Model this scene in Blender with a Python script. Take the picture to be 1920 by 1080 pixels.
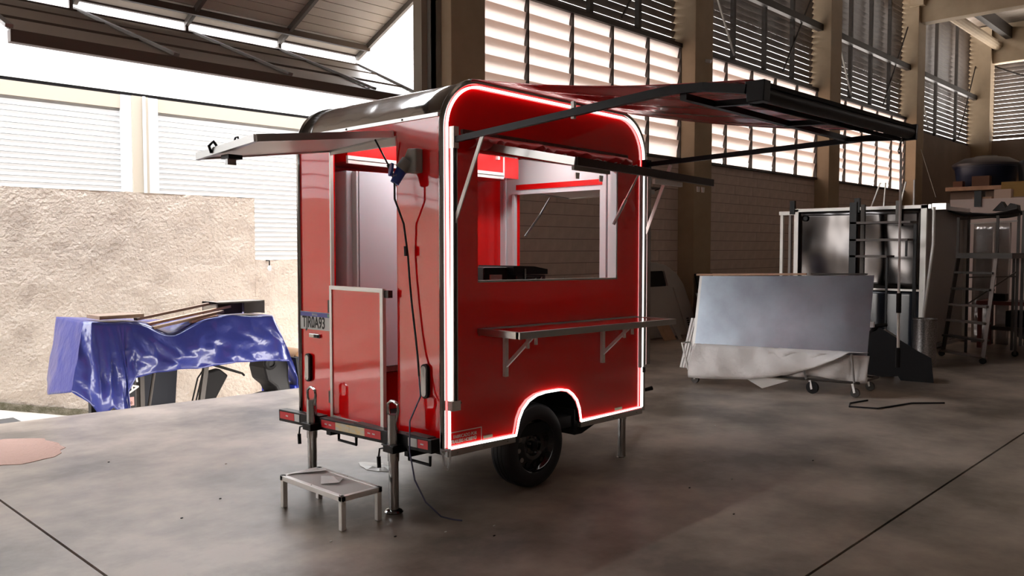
import bpy, bmesh, math, random
from mathutils import Vector, Matrix, noise
C = bpy.context
for o in list(bpy.data.objects): bpy.data.objects.remove(o)
random.seed(4)
sc = C.scene
# ------------------------------------------------------------------ camera, sky, exposure
# world axes: X runs along the hangar's side wall, Y towards that wall (the wall is at Y = 8.93), Z up
cam_d = bpy.data.cameras.new('camera'); cam = bpy.data.objects.new('camera', cam_d)
sc.collection.objects.link(cam); sc.camera = cam
cam_d.sensor_width = 36; cam_d.lens = 36*1550/1920; cam_d.clip_end = 300
PITCH = math.atan(75/1550); YAW = math.radians(43.75)
fwd = Vector((math.cos(YAW)*math.cos(PITCH), math.sin(YAW)*math.cos(PITCH), -math.sin(PITCH)))
cam.location = (0, 0, 1.65); cam.rotation_euler = fwd.to_track_quat('-Z', 'Y').to_euler()
w = bpy.data.worlds.new('sky'); sc.world = w; w.use_nodes = True
nt = w.node_tree; bg = nt.nodes['Background']
tc = nt.nodes.new('ShaderNodeTexCoord'); sep = nt.nodes.new('ShaderNodeSeparateXYZ')
rmp = nt.nodes.new('ShaderNodeValToRGB')
nt.links.new(tc.outputs['Generated'], sep.inputs[0]); nt.links.new(sep.outputs['Z'], rmp.inputs[0])
rmp.color_ramp.elements[0].color = (1.0, .95, .90, 1); rmp.color_ramp.elements[1].color = (.84, .90, 1.0, 1)
nt.links.new(rmp.outputs[0], bg.inputs[0]); bg.inputs[1].default_value = 14.0
sun_d = bpy.data.lights.new('sun', 'SUN'); sun = bpy.data.objects.new('sun', sun_d); sc.collection.objects.link(sun)
sun_d.energy = 2.0; sun_d.angle = math.radians(25); sun_d.color = (1, .95, .88)
sun.rotation_euler = Vector((.45, .55, -1.0)).to_track_quat('-Z', 'Y').to_euler()
sc.view_settings.view_transform = 'Standard'; sc.view_settings.look = 'None'
sc.view_settings.exposure = 0.0; sc.view_settings.gamma = 1; sc.view_settings.use_curve_mapping = False

# ------------------------------------------------------------------ materials
MATS = {}
def mat(name, col, rough=.5, metal=0., noise_=None, bump=None, coat=0., trans=0., emit=None, spec=None, extra=None):
    if name in MATS: return MATS[name]
    m = bpy.data.materials.new(name); m.use_nodes = True; MATS[name] = m
    n = m.node_tree.nodes; l = m.node_tree.links; b = n['Principled BSDF']
    b.inputs['Base Color'].default_value = (*col, 1); b.inputs['Roughness'].default_value = rough
    b.inputs['Metallic'].default_value = metal
    if coat: b.inputs['Coat Weight'].default_value = coat; b.inputs['Coat Roughness'].default_value = .03
    if spec is not None: b.inputs['Specular IOR Level'].default_value = spec
    if trans: b.inputs['Transmission Weight'].default_value = trans
    if emit: b.inputs['Emission Color'].default_value = (*emit[0], 1); b.inputs['Emission Strength'].default_value = emit[1]
    tcn = n.new('ShaderNodeTexCoord')
    if noise_:   # (scale, colour2, contrast lo, hi, stretch)
        mp = n.new('ShaderNodeMapping'); l.new(tcn.outputs['Object'], mp.inputs[0]); mp.inputs['Scale'].default_value = noise_[4] if len(noise_) > 4 else (1, 1, 1)
        t = n.new('ShaderNodeTexNoise'); t.inputs['Scale'].default_value = noise_[0]; t.inputs['Detail'].default_value = 8
        t.inputs['Roughness'].default_value = .62
        l.new(mp.outputs[0], t.inputs[0])
        r = n.new('ShaderNodeValToRGB'); l.new(t.outputs[0], r.inputs[0])
        r.color_ramp.elements[0].position = noise_[2]; r.color_ramp.elements[1].position = noise_[3]
        r.color_ramp.elements[0].color = (*noise_[1], 1); r.color_ramp.elements[1].color = (*col, 1)
        l.new(r.outputs[0], b.inputs['Base Color'])
    if bump:     # (scale, strength, distance, detail)
        t2 = n.new('ShaderNodeTexNoise'); t2.inputs['Scale'].default_value = bump[0]; t2.inputs['Detail'].default_value = bump[3] if len(bump) > 3 else 4
        l.new(tcn.outputs['Object'], t2.inputs[0])
        bp = n.new('ShaderNodeBump'); bp.inputs['Strength'].default_value = bump[1]; bp.inputs['Distance'].default_value = bump[2]
        l.new(t2.outputs[0], bp.inputs['Height']); l.new(bp.outputs[0], b.inputs['Normal'])
        if coat: l.new(bp.outputs[0], b.inputs['Coat Normal'])
    return m
RED = mat('red_gloss', (.80, .002, .003), .07, coat=1.0, bump=(1.3, .25, .02, 1)); RED.node_tree.nodes['Principled BSDF'].inputs['Coat IOR'].default_value = 1.6
REDIN = mat('red_interior', (.62, .006, .006), .25, coat=.3)
ALU = mat('aluminium', (.48, .475, .46), .28, 1.0, bump=(60, .05, .002))
ALUW = mat('pale_aluminium', (.74, .725, .69), .45, .4)
CHROME = mat('polished_steel', (.42, .42, .41), .14, 1.0)
ROOFM = mat('polished_roof_sheet', (.52, .51, .50), .12, 1.0, bump=(2.2, .5, .05, 2))
BLACK = mat('black_paint', (.004, .004, .005), .38, spec=.22)
BLACKM = mat('black_matt', (.009, .008, .008), .7, spec=.2)
RUBBER = mat('tyre_rubber', (.006, .006, .007), .5, bump=(40, .1, .002))
WHITE = mat('white_panel', (.60, .61, .62), .35)
FRIDGE = mat('fridge_grey', (.66, .67, .72), .25)
LED = mat('led_strip', (1, 1, 1), .5, emit=((1, .97, .93), 3.2))
LAMP = mat('ceiling_lamp', (1, 1, 1), .5, emit=((.86, 1, 1), 55))
PLASTG = mat('grey_plastic', (.28, .27, .25), .5)
BLUEP = mat('blue_plastic', (.015, .05, .28), .4)
LENS = mat('lamp_lens', (.55, .53, .50), .15, .3, bump=(150, .5, .004))
TARP = mat('blue_tarpaulin', (.030, .040, .20), .28, coat=.25, bump=(4, .6, .05, 3))
FLOORM = mat('stained_concrete', (.38, .31, .25), .38, noise_=(.75, (.10, .078, .06), .38, .62), bump=(3, .25, .02, 8))
SUB = mat('dark_subbase', (.05, .045, .04), .9)  # plain dark colour of the joint bed and the yard strip by the slab
BLOCK = mat('concrete_block', (.66, .54, .48), .85, noise_=(5, (.55, .45, .395), .3, .7), bump=(40, .25, .01))
MORTAR = mat('mortar', (.20, .16, .14), .95)
COL = mat('column_concrete', (.41, .31, .205), .8, noise_=(1.4, (.32, .24, .155), .3, .7), bump=(25, .15, .01))
PLAST = mat('dim_plaster', (.27, .2, .16), .85, noise_=(1.2, (.2, .15, .12), .3, .7))
STEELD = mat('dark_steel', (.05, .042, .036), .5, .4)
LOUV = mat('louvre_metal', (.15, .12, .10), .5, .2, noise_=(2, (.08, .064, .054), .35, .65, (1, 1, 4)))
ROOFC = mat('roof_sheet', (.26, .21, .17), .6, .3)
RENDER = mat('rough_render', (.62, .53, .44), .95, noise_=(2.2, (.40, .33, .27), .22, .5), bump=(20, .8, .05, 10))
MOSS = mat('mossy_base', (.10, .09, .05), .95, noise_=(9, (.2, .17, .12), .4, .6), bump=(30, .8, .03))
SHUT = mat('shutter_white', (.44, .45, .45), .5)
CREAM = mat('cream_paint', (.31, .27, .215), .6)
WHITEB = mat('white_cladding', (.86, .87, .88), .5)
RAMP = mat('ramp_concrete', (.50, .44, .38), .85, noise_=(2, (.38, .33, .28), .35, .65))
CANP = mat('canopy_cladding', (.70, .64, .56), .45)
CANB = mat('canopy_steel', (.13, .105, .09), .5, .4)
CANR = mat('canopy_rafter', (.24, .225, .21), .45, .5)
SILV = mat('galvanised_sheet', (.40, .47, .54), .30, 1.0, noise_=(.9, (.27, .30, .36), .35, .65), bump=(1.2, .3, .04, 2))
INOX = mat('stainless_panel', (.06, .056, .055), .16, 1.0, bump=(1.4, .5, .10, 1))
FILM = mat('protective_film', (.62, .585, .56), .5, bump=(10, .5, .03, 4))
WOOD = mat('weathered_wood', (.26, .17, .11), .7, noise_=(8, (.15, .10, .07), .3, .7, (1, 8, 8)))
WOODP = mat('pine_plank', (.48, .30, .2), .7, noise_=(6, (.36, .22, .14), .3, .7))
NAVY = mat('navy_tank', (.015, .022, .05), .35)
DKNAVY = mat('dark_blue_panel', (.010, .014, .022), .2)
PALEP = mat('pale_painted_steel', (.34, .31, .29), .45, bump=(4, .3, .03))
PINKW = mat('pale_partition', (.55, .44, .40), .6)
CLOTHB = mat('dark_cloth', (.03, .026, .024), .8, bump=(12, .5, .03))
FABRIC = mat('awning_fabric', (.60, .07, .07), .25, coat=.3, bump=(5, .35, .03, 2))
PATCH = mat('pink_mortar', (.42, .27, .22), .95, bump=(30, .6, .02))
YEL = mat('reflector_yellow', (.75, .55, .25), .3, noise_=(60, (.6, .58, .50), .4, .6, (.2, .2, 1)))
REFR = mat('reflector_red', (.62, .02, .03), .3)
BLUEL = mat('plate_blue', (.06, .07, .33), .4)
GREYL = mat('plate_grey', (.55, .55, .54), .4)
CORD = mat('cable_black', (.01, .01, .012), .5)
CORDB = mat('cable_blue_grey', (.07, .075, .14), .5)
BROWN = mat('tank_brown', (.22, .11, .04), .4, .3)
PAPER = mat('crumpled_film', (.62, .6, .57), .35)
# translucent fibreglass louvres
def glow_sheet():
    m = bpy.data.materials.new('translucent_fibreglass'); m.use_nodes = True
    n = m.node_tree.nodes; l = m.node_tree.links; n.clear()
    o = n.new('ShaderNodeOutputMaterial'); mx = n.new('ShaderNodeMixShader'); mx.inputs[0].default_value = .6
    d = n.new('ShaderNodeBsdfDiffuse'); t = n.new('ShaderNodeBsdfTranslucent')
    d.inputs[0].default_value = (.40, .32, .28, 1); t.inputs[0].default_value = (.47, .375, .325, 1)
    l.new(d.outputs[0], mx.inputs[1]); l.new(t.outputs[0], mx.inputs[2]); l.new(mx.outputs[0], o.inputs[0]); return m
GLOW = glow_sheet(); FILL_SKYL = GLOW.copy(); FILL_SKYL.name = 'added_skylight_sheet'; FILL_SKYL.node_tree.nodes['Translucent BSDF'].inputs[0].default_value = (.30, .255, .215, 1)  # second sheet is for the skylights added as fill light
def clear_sheet():
    m = bpy.data.materials.new('clear_acrylic'); m.use_nodes = True
    n = m.node_tree.nodes; l = m.node_tree.links; b = n['Principled BSDF']
    b.inputs['Base Color'].default_value = (.66, .62, .58, 1); b.inputs['Roughness'].default_value = .15
    b.inputs['Alpha'].default_value = .75; return m
ACRYL = clear_sheet()

# ------------------------------------------------------------------ geometry helpers (all in world metres)
WL = {}
def lerp(a, b, t): return a+(b-a)*t
def ident(p): return p
class MB:
    def __init__(s, f=ident): s.v = []; s.f = []; s.fn = f
    def quad(s, a, b, c, d): i = len(s.v); s.v += [a, b, c, d]; s.f.append((i, i+1, i+2, i+3)); return s
    def poly(s, pts): i = len(s.v); s.v += list(pts); s.f.append(tuple(range(i, i+len(pts)))); return s
    def box(s, x0, x1, y0, y1, z0, z1):
        i = len(s.v)
        s.v += [(x0,y0,z0),(x1,y0,z0),(x1,y1,z0),(x0,y1,z0),(x0,y0,z1),(x1,y0,z1),(x1,y1,z1),(x0,y1,z1)]
        s.f += [(i,i+3,i+2,i+1),(i+4,i+5,i+6,i+7),(i,i+1,i+5,i+4),(i+1,i+2,i+6,i+5),(i+2,i+3,i+7,i+6),(i+3,i,i+4,i+7)]; return s
    def bar(s, p, q, w, h, up=(0,0,1)):
        p = Vector(p); q = Vector(q); d = (q-p).normalized(); u = Vector(up)
        if abs(d.dot(u)) > .98: u = Vector((1,0,0))
        r = d.cross(u).normalized(); u = r.cross(d).normalized(); i = len(s.v)
        for e in (p, q):
            for a, b in ((-1,-1),(1,-1),(1,1),(-1,1)): s.v.append(tuple(e + r*(a*w/2) + u*(b*h/2)))
        s.f += [(i,i+1,i+2,i+3),(i+7,i+6,i+5,i+4),(i,i+4,i+5,i+1),(i+1,i+5,i+6,i+2),(i+2,i+6,i+7,i+3),(i+3,i+7,i+4,i)]; return s
    def tube(s, pts, r, n=8, closed=False, caps=True):
        P = [Vector(p) for p in pts]; m = len(P); base = len(s.v); prev = None
        for k in range(m):
            if closed: d = (P[(k+1) % m] - P[k-1]).normalized()
            else: d = (P[min(k+1, m-1)] - P[max(k-1, 0)]).normalized()
            if prev is None:
                a = Vector((0,0,1)) if abs(d.z) < .9 else Vector((1,0,0)); x = d.cross(a).normalized()
            else: x = (prev - d*prev.dot(d)).normalized()
            prev = x; y = d.cross(x); rr = r[k] if isinstance(r, (list, tuple)) else r
            for j in range(n):
                t = 2*math.pi*j/n; s.v.append(tuple(P[k] + x*(rr*math.cos(t)) + y*(rr*math.sin(t))))
        for k in range(m if closed else m-1):
            for j in range(n):
                a = base + k*n + j; b = base + k*n + (j+1) % n; c = base + ((k+1) % m)*n + (j+1) % n; d_ = base + ((k+1) % m)*n + j
                s.f.append((a, b, c, d_))
        if caps and not closed:
            s.f.append(tuple(base+j for j in range(n))[::-1]); s.f.append(tuple(base+(m-1)*n+j for j in range(n)))
        return s
    def lathe(s, o, ax, prof, n=32):   # prof: (radius, distance along axis)
        o = Vector(o); ax = Vector(ax).normalized(); a = Vector((0,0,1)) if abs(ax.z) < .9 else Vector((1,0,0))
        x = ax.cross(a).normalized(); y = ax.cross(x); base = len(s.v)
        for r, h in prof:
            for j in range(n):
                t = 2*math.pi*j/n; s.v.append(tuple(o + ax*h + x*(r*math.cos(t)) + y*(r*math.sin(t))))
        for k in range(len(prof)-1):
            for j in range(n):
                s.f.append((base+k*n+j, base+k*n+(j+1) % n, base+(k+1)*n+(j+1) % n, base+(k+1)*n+j))
        return s
    def grid(s, fn, nu, nv):
        base = len(s.v)
        for i in range(nu+1):
            for j in range(nv+1): s.v.append(tuple(fn(i/nu, j/nv)))
        for i in range(nu):
            for j in range(nv):
                a = base + i*(nv+1) + j; s.f.append((a, a+1, a+nv+2, a+nv+1))
        return s
    def plate(s, loops, mp, d0, d1):  # loops: outer + holes of 2D points; mp(u,v,d)->xyz
        bm = bmesh.new(); es = []
        for lp in loops:
            vs = [bm.verts.new((u, v, 0)) for u, v in lp]
            for i in range(len(vs)): es.append(bm.edges.new((vs[i-1], vs[i])))
        bmesh.ops.triangle_fill(bm, edges=es, use_beauty=True); bm.verts.index_update()
        pts = [(v.co.x, v.co.y) for v in bm.verts]; fs = [[v.index for v in f.verts] for f in bm.faces]; bm.free()
        b = len(s.v); s.v += [mp(u, v, d0) for u, v in pts]; b2 = len(s.v); s.v += [mp(u, v, d1) for u, v in pts]
        for f in fs: s.f.append(tuple(b+i for i in f)); s.f.append(tuple(b2+i for i in reversed(f)))
        k = 0
        for lp in loops:
            n = len(lp)
            for i in range(n): s.f.append((b+k+i, b+k+(i+1) % n, b2+k+(i+1) % n, b2+k+i))
            k += n
        return s
    def build(s, name, m, parent=None, origin=None, smooth=False, bevel=0, solid=0):
        off = Vector(WL[parent.name] if parent else (origin or (0, 0, 0)))
        me = bpy.data.meshes.new(name)
        me.from_pydata([tuple(Vector(s.fn(v)) - off) for v in s.v], [], s.f)
        bm = bmesh.new(); bm.from_mesh(me)
        if not solid: bmesh.ops.recalc_face_normals(bm, faces=bm.faces)
        bm.to_mesh(me); bm.free()
        if smooth:
            for p in me.polygons: p.use_smooth = True
            me.set_sharp_from_angle(angle=math.radians(38))
        me.materials.append(m); o = bpy.data.objects.new(name, me); sc.collection.objects.link(o)
        if parent: o.parent = parent; WL[o.name] = tuple(off)
        else: o.location = off; WL[o.name] = tuple(off)
        if bevel:
            b = o.modifiers.new('bevel', 'BEVEL'); b.width = bevel; b.segments = 2; b.limit_method = 'ANGLE'
        if solid:
            q = o.modifiers.new('solid', 'SOLIDIFY'); q.thickness = solid; q.offset = 0
        return o
def tag(o, label=None, cat=None, group=None, kind=None):
    if label: o['label'] = label
    if cat: o['category'] = cat
    if group: o['group'] = group
    if kind: o['kind'] = kind
    return o
def thing(name, label, cat, loc, group=None):
    o = bpy.data.objects.new(name, None); sc.collection.objects.link(o); o.location = loc; WL[o.name] = tuple(loc)
    o.empty_display_size = .2
    return tag(o, label, cat, group)
def structure(name, loc=(0, 0, 0)):
    o = bpy.data.objects.new(name, None); sc.collection.objects.link(o); o.location = loc; WL[o.name] = tuple(loc); o['kind'] = 'structure'; return o
def link_copy(src, parent, dloc):      # another piece sharing its mesh
    o = src.copy(); sc.collection.objects.link(o); o.parent = parent; o.location = dloc; WL[o.name] = WL[src.name]; return o
def text_mesh(name, txt, size, m, origin, ux, uy, parent, sx=1.0, depth=.0006, align='LEFT', bold=0):
    cu = bpy.data.curves.new('txt', 'FONT'); cu.body = txt; cu.size = size; cu.extrude = depth; cu.align_x = align; cu.offset = bold
    t = bpy.data.objects.new('txt', cu); sc.collection.objects.link(t); C.view_layer.update()
    me = bpy.data.meshes.new_from_object(t.evaluated_get(C.evaluated_depsgraph_get()))
    bpy.data.objects.remove(t); ux = Vector(ux).normalized(); uy = Vector(uy).normalized(); uz = ux.cross(uy)
    M = Matrix(((ux.x*sx, uy.x, uz.x, origin[0]), (ux.y*sx, uy.y, uz.y, origin[1]), (ux.z*sx, uy.z, uz.z, origin[2]), (0, 0, 0, 1)))
    me.transform(M); off = Vector(WL[parent.name]); me.transform(Matrix.Translation(-off))
    me.materials.clear(); me.materials.append(m); o = bpy.data.objects.new(name, me); sc.collection.objects.link(o); o.parent = parent
    WL[o.name] = tuple(off); return o

WY = 8.93     # inner plane of the side wall
# ------------------------------------------------------------------ floor
fl = structure('floor')
def slab(poly):
    MB().plate([poly], lambda u, v, d: (u, v, d), -.25, 0).build('concrete_slab', FLOORM, fl)
g = .008
slab([(1.54+g, 1.755+g), (34, 1.755+g), (34, 9.1), (7.62, 9.1), (7.62, 8.30), (1.54+g, 8.86)])
slab([(-14, 1.755+g), (1.54-g, 1.755+g), (1.54-g, 8.86), (-2.6, 9.1), (-14, 9.1)])
slab([(1.54+g, -10), (34, -10), (34, 1.755-g), (1.54+g, 1.755-g)])
slab([(-14, -10), (1.54-g, -10), (1.54-g, 1.755-g), (-14, 1.755-g)])
MB().box(-14, 34, -10, 8.2, -.35, -.06).build('joint_bed', SUB, fl)
# retaining edge of the slab
# ------------------------------------------------------------------ side wall with its bays
def louvre_row(par, x0, x1, z0, z1, n, m, y=WY, tilt=.10, thick=.004, name='louvre_slat', over=1.25):
    h = (z1-z0)/n; first = None
    for k in range(n):
        za = z0 + k*h
        if first is None:
            b = MB(); zb = za + h*over
            b.v += [(x0,y-tilt/2,za),(x1,y-tilt/2,za),(x1,y+tilt/2,zb),(x0,y+tilt/2,zb),(x0,y-tilt/2-.0001,za+thick),(x1,y-tilt/2-.0001,za+thick),(x1,y+tilt/2,zb+thick),(x0,y+tilt/2,zb+thick)]
            b.f += [(0,3,2,1),(4,5,6,7),(0,1,5,4),(1,2,6,5),(2,3,7,6),(3,0,4,7)]
            first = b.build(name, m, par)
        else: link_copy(first, par, (0, 0, k*h))
def bright_window(name, x0, x1, xs):
    st = structure(name, (x0, WY, 3.4))
    n = 8; h = (5.52-3.42)/n
    xx = [x0] + xs + [x1]
    first = None
    for i in range(len(xx)-1):
        for k in range(n):
            za = 3.42 + k*h; b = MB()
            a, c = xx[i]+.013, xx[i+1]-.013
            b.quad((a, WY+.06, za), (c, WY+.06, za), (c, WY-.02, za+h*1.28), (a, WY-.02, za+h*1.28))
            b.build('fibreglass_slat', GLOW, st)
    for x in xx: MB().box(x-.018, x+.018, WY-.05, WY+.03, 3.36, 5.58).build('mullion', STEELD, st)
    MB().box(x0, x1, WY-.07, WY+.08, 3.36, 3.41).build('sill', STEELD, st)
    MB().box(x0, x1, WY-.07, WY+.08, 5.54, 5.62).build('head_rail', STEELD, st)
    return st
def block_wall(name, x0, x1, z1, blocks=True, m=None):
    st = structure(name, (x0, WY, 0))
    MB().box(x0, x1, WY+.012, WY+.16, 0, z1-.02).build('mortar_bed', MORTAR if blocks else (m or PLAST), st)
    if not blocks: return st
    L = .4; H = .2; jz = .0045; jx = .0012; first = None; extra = MB(); cnt = 0
    rows = int(round(z1/H)); cols = int((x1-x0)/L)
    for r in range(rows):
        o = (L/2 if r % 2 else 0); xa = x0
        cuts = [x0] + [x0 + o + L*i for i in range(0 if r % 2 else 1, 60) if x0 + o + L*i < x1-.05] + [x1]
        for i in range(len(cuts)-1):
            a, c = cuts[i]+jx, cuts[i+1]-jx
            if c-a < .03: continue
            dy = random.uniform(-.0025, .0025)
            if abs((c-a) - (L-2*jx)) < 1e-4:
                if first is None:
                    first = MB().box(a, c, WY, WY+.09, r*H+jz, (r+1)*H-jz).build('block', BLOCK, st); fx = a; fz = r*H
                else: link_copy(first, st, (a-fx, dy, r*H-fz))
            else: MB().box(a, c, WY+dy, WY+.09, r*H+jz, (r+1)*H-jz).build('block', BLOCK, st)
    return st
def dark_louvre(name, x0, x1, z0, z1, n, posts, rail=7.1, braces=True):
    st = structure(name, (x0, WY, z0))
    louvre_row(st, x0, x1, z0, z1, n, LOUV, y=WY+.12, tilt=-.05, over=.78)
    for x in posts: MB().box(x-.045, x+.045, WY-.06, WY+.03, z0, z1).build('louvre_post', STEELD, st)
    if rail: MB().box(x0, x1, WY-.16, WY-.03, rail-.08, rail+.08).build('cross_rail', STEELD, st)
    if braces:
        MB().bar((x0+.1, WY-.08, z0+1.9), (x0+1.35, WY-.08, z0+.1), .035, .035).build('brace_rod', CANR, st)
        MB().bar((x1-2.0, WY-.08, z0+.1), (x1-.1, WY-.08, z1-1.2), .03, .03).build('brace_rod', STEELD, st)
    return st
bays = [(8.40, 14.05), (14.70, 20.30), (20.95, 26.60), (27.25, 33.75)]
for i, (a, b) in enumerate(bays[:3]): block_wall('wall_left_%d' % (i+1), a, b, 3.36)
block_wall('wall_left_4', bays[3][0], bays[3][1], 5.36, False)
for i, (a, b) in enumerate(bays[:3]):
    bright_window('window_%d' % (i+1), a, b, [a + (b-a)/5*k + (.15 if i == 0 else 0)*(1-k/5) for k in range(1, 5)])
for i, (a, b) in enumerate(bays):
    z0 = 5.62 if i < 3 else 5.34
    dark_louvre('window_%d' % (i+4), a, b, z0, 9.5, 27, [a+(b-a)*k/4 for k in (1, 2, 3)] if i < 3 else [a+(b-a)*k/3 for k in (1, 2)])
cols = [(7.74, 8.40), (14.05, 14.70), (20.30, 20.95), (26.60, 27.25)]
for k, (a, b) in enumerate(cols):
    c = MB().box(a, b, WY-.36, WY+.2, -.4, 9.6)
    if k: c.box(a-.06, b+.06, WY-.5, WY-.1, 8.9, 9.6)
    c.build('trim_%d' % (k+1), COL, origin=(a, WY, 0), bevel=.01)['kind'] = 'structure'
g1 = structure('trim_5', (7.6, WY, 0))    # gate guide channel on the column by the opening
MB().box(7.60, 7.74, WY-.16, WY-.10, -.2, 9.3).build('guide_channel', CANR, g1)
MB().box(7.60, 7.64, WY-.16, WY+.05, -.2, 9.3).build('guide_channel', CANR, g1)
MB().box(7.50, 7.60, WY-.02, WY+.16, -.4, 9.3).build('guide_channel', CREAM, g1)
# same wall to the left of the gate (seen mirrored in the trailer's rear)
block_wall('wall_left_5', -14, -4.6, 3.36, False, BLOCK)
bright_window('window_9', -10.6, -4.6, [-9.4, -8.2, -7.0, -5.8])
for k, a in enumerate((-4.6, -11.2)):
    MB().box(a, a+.5, WY-.36, WY+.2, -.4, 9.6).build('trim_%d' % (k+6), COL, origin=(a, WY, 0), bevel=.01)['kind'] = 'structure'
MB().box(-14, 2.2, WY+.1, WY+.16, 5.6, 9.6).build('wall_left_6', LOUV, origin=(-14, WY, 5.6))['kind'] = 'structure'
# back wall
bw = structure('wall_back', (34, 0, 0))
MB().box(34, 34.2, -10, 9.1, 0, 5.55).build('plaster_wall', PLAST, bw)
MB().box(33.8, 34.2, -10, 9.1, 8.3, 9.75).build('ring_beam', COL, bw)
MB().box(33.6, 34.2, 8.35, 9.1, 0, 9.6).build('corner_column', COL, bw)
wb = structure('window_10', (34, 0, 5.6))
f = None
for k in range(19):
    z = 5.6 + k*.142
    if f is None:
        b = MB(); b.quad((34.15, -10, z), (34.15, 8.35, z), (34.05, 8.35, z+.121), (34.05, -10, z+.121)); f = b.build('louvre_slat', LOUV, wb, solid=.004)
    else: link_copy(f, wb, (0, 0, k*.142))
MB().bar((33.95, 8.3, 8.2), (33.95, 3.5, 5.8), .05, .05).build('brace_rod', STEELD, wb)
MB().bar((33.95, 7.0, 8.2), (33.95, 5.8, 5.7), .03, .03).build('brace_rod', STEELD, wb)
# far side, rear side: enclosing shell of the hangar
MB().box(-14, 34, -10.2, -10, 0, 4.5).build('wall_right', mat('brown_wall', (.36, .29, .25), .8), origin=(-14, -10, 0))['kind'] = 'structure'
wr = structure('window_11', (-14, -10, 4.5))
MB().box(-2, 34, -10.1, -10.05, 4.5, 5.9).build('louvre_sheet', LOUV, wr)
MB().box(-14, 34, -10.1, -10.05, 5.9, 9.6).build('louvre_sheet', LOUV, wr)
for k in range(3):
    MB().quad((-13.9+4*k, -10.1, 4.5), (-10.1+4*k, -10.1, 4.5), (-10.1+4*k, -10.1, 5.9), (-13.9+4*k, -10.1, 5.9)).build('fibreglass_sheet', GLOW, wr)
MB().box(-14.2, -14, -10, 9.1, 0, 9.6).build('wall_front', MATS['brown_wall'], origin=(-14, 0, 0))['kind'] = 'structure'
# roof
rf = structure('ceiling', (0, 0, 9.6))
def roofp(u, v):
    x = -14.2 + u*48.4; return (x, -10.2 + v*19.4, 9.62)
MB().box(-14.2, 2.2, -10.2, 9.1, 9.62, 9.7).box(10.5, 11.5, -10.2, 9.1, 9.62, 9.7).box(26, 27.2, -10.2, 9.1, 9.62, 9.7).box(11.5, 26, -10.2, 1.0, 9.62, 9.7).box(11.5, 26, 3.6, 9.1, 9.62, 9.7).box(2.2, 10.5, -10.2, -5.6, 9.62, 9.7).box(2.2, 10.5, -3.2, 9.1, 9.62, 9.7).build('roof_deck', ROOFC, rf)
b = MB(); N = 120
for k in range(N):
    x0 = 27.2 + k*.06*1.2; zz = 9.66 + .022*math.cos(k*math.pi/1.5); z2 = 9.66 + .022*math.cos((k+1)*math.pi/1.5)
    b.quad((x0, -10.2, zz), (x0+.072, -10.2, z2), (x0+.072, 9.1, z2), (x0, 9.1, zz))
b.build('corrugated_sheet', ROOFC, rf)
MB().box(26.75, 27.15, -10, WY-.3, 8.42, 9.35).build('concrete_beam', COL, rf, bevel=.02)
MB().box(20.45, 20.85, -10, WY-.3, 9.15, 9.6).build('concrete_beam', COL, rf)
MB().box(14.2, 14.6, -10, WY-.3, 9.15, 9.6).build('concrete_beam', COL, rf)
MB().tube([(27.2, 8.2, 8.9), (33.9, 8.2, 8.9)], .16, 12).build('eaves_beam', COL, rf)
MB().box(27.2, 33.9, 7.75, 7.95, 9.1, 9.5).build('purlin', STEELD, rf)
MB().box(21, 26.7, 8.3, 8.5, 9.2, 9.55).build('purlin', COL, rf)
MB().box(2.2, 10.5, -5.6, -3.2, 9.60, 9.61).build('added_skylight', FILL_SKYL, rf)  # unseen skylight, added to brighten the trailer's service side
MB().box(11.5, 26.0, 1.0, 3.6, 9.60, 9.61).build('added_skylight', FILL_SKYL, rf)  # another added skylight out of view, lifts the block wall
# small camera on the column
cc = thing('security_camera', 'small white bullet camera fixed high on the second concrete column', 'camera', (14.7, 8.45, 5.28))
MB().tube([(14.42, 8.56, 5.30), (14.42, 8.45, 5.27)], .035, 10).build('camera_body', WHITE, cc, smooth=True)
MB().bar((14.42, 8.57, 5.33), (14.42, 8.50, 5.30), .02, .02).build('bracket', WHITE, cc)
# ------------------------------------------------------------------ outside
gr = MB()
def gz(x): return -.46 if x < 3.0 else max(-1.25, -.46-.24*(x-3.0))
xs = [-25, -14, -6, 0, 3.0, 3.6, 4.2, 5, 6.3, 9, 14, 40]
for i in range(len(xs)-1):
    gr.quad((xs[i], 9.1 if xs[i]<3 else 8.2, gz(xs[i])), (xs[i+1], 9.1 if xs[i]<3 else 8.2, gz(xs[i+1])), (xs[i+1], 16, gz(xs[i+1])), (xs[i], 16, gz(xs[i])))
gr.build('floor_2', RAMP)['kind'] = 'structure'
MB().box(-60, 60, 16.3, 60, -1.4, -1.3).box(-60, -14.3, -60, 60, -.6, -.5).box(-60, 60, -60, -10.3, -.6, -.5).build('floor_3', RAMP)['kind'] = 'structure'
MB().box(-3, 3.05, 9.0, 11.45, -.46, -.44).build('floor_4', SUB)['kind'] = 'structure'
yw = structure('wall_yard', (0, 12.5, 0))
def rwall(x0, x1, zt, name):
    n = int((x1-x0)/.12)
    b = MB()
    def f(u, v):
        x = x0 + (x1-x0)*u; z = -1.6 + (zt+1.6)*v
        y = 12.5 + .018*noise.noise(Vector((x*3, z*3, 1))) + .01*noise.noise(Vector((x*9, z*9, 4)))
        if v == 1: z += .02*noise.noise(Vector((x*5, 0, 0)))
        return (x, y, z)
    b.grid(f, n, 34)
    b.quad((x0, 12.5, zt), (x1, 12.5, zt), (x1, 12.7, zt), (x0, 12.7, zt)); b.quad((x1, 12.5, -1.6), (x1, 12.7, -1.6), (x1, 12.7, zt), (x1, 12.5, zt))
    b.quad((x0, 12.7, -1.6), (x1, 12.7, -1.6), (x1, 12.7, zt), (x0, 12.7, zt))
    b.build(name, RENDER, yw)
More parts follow.
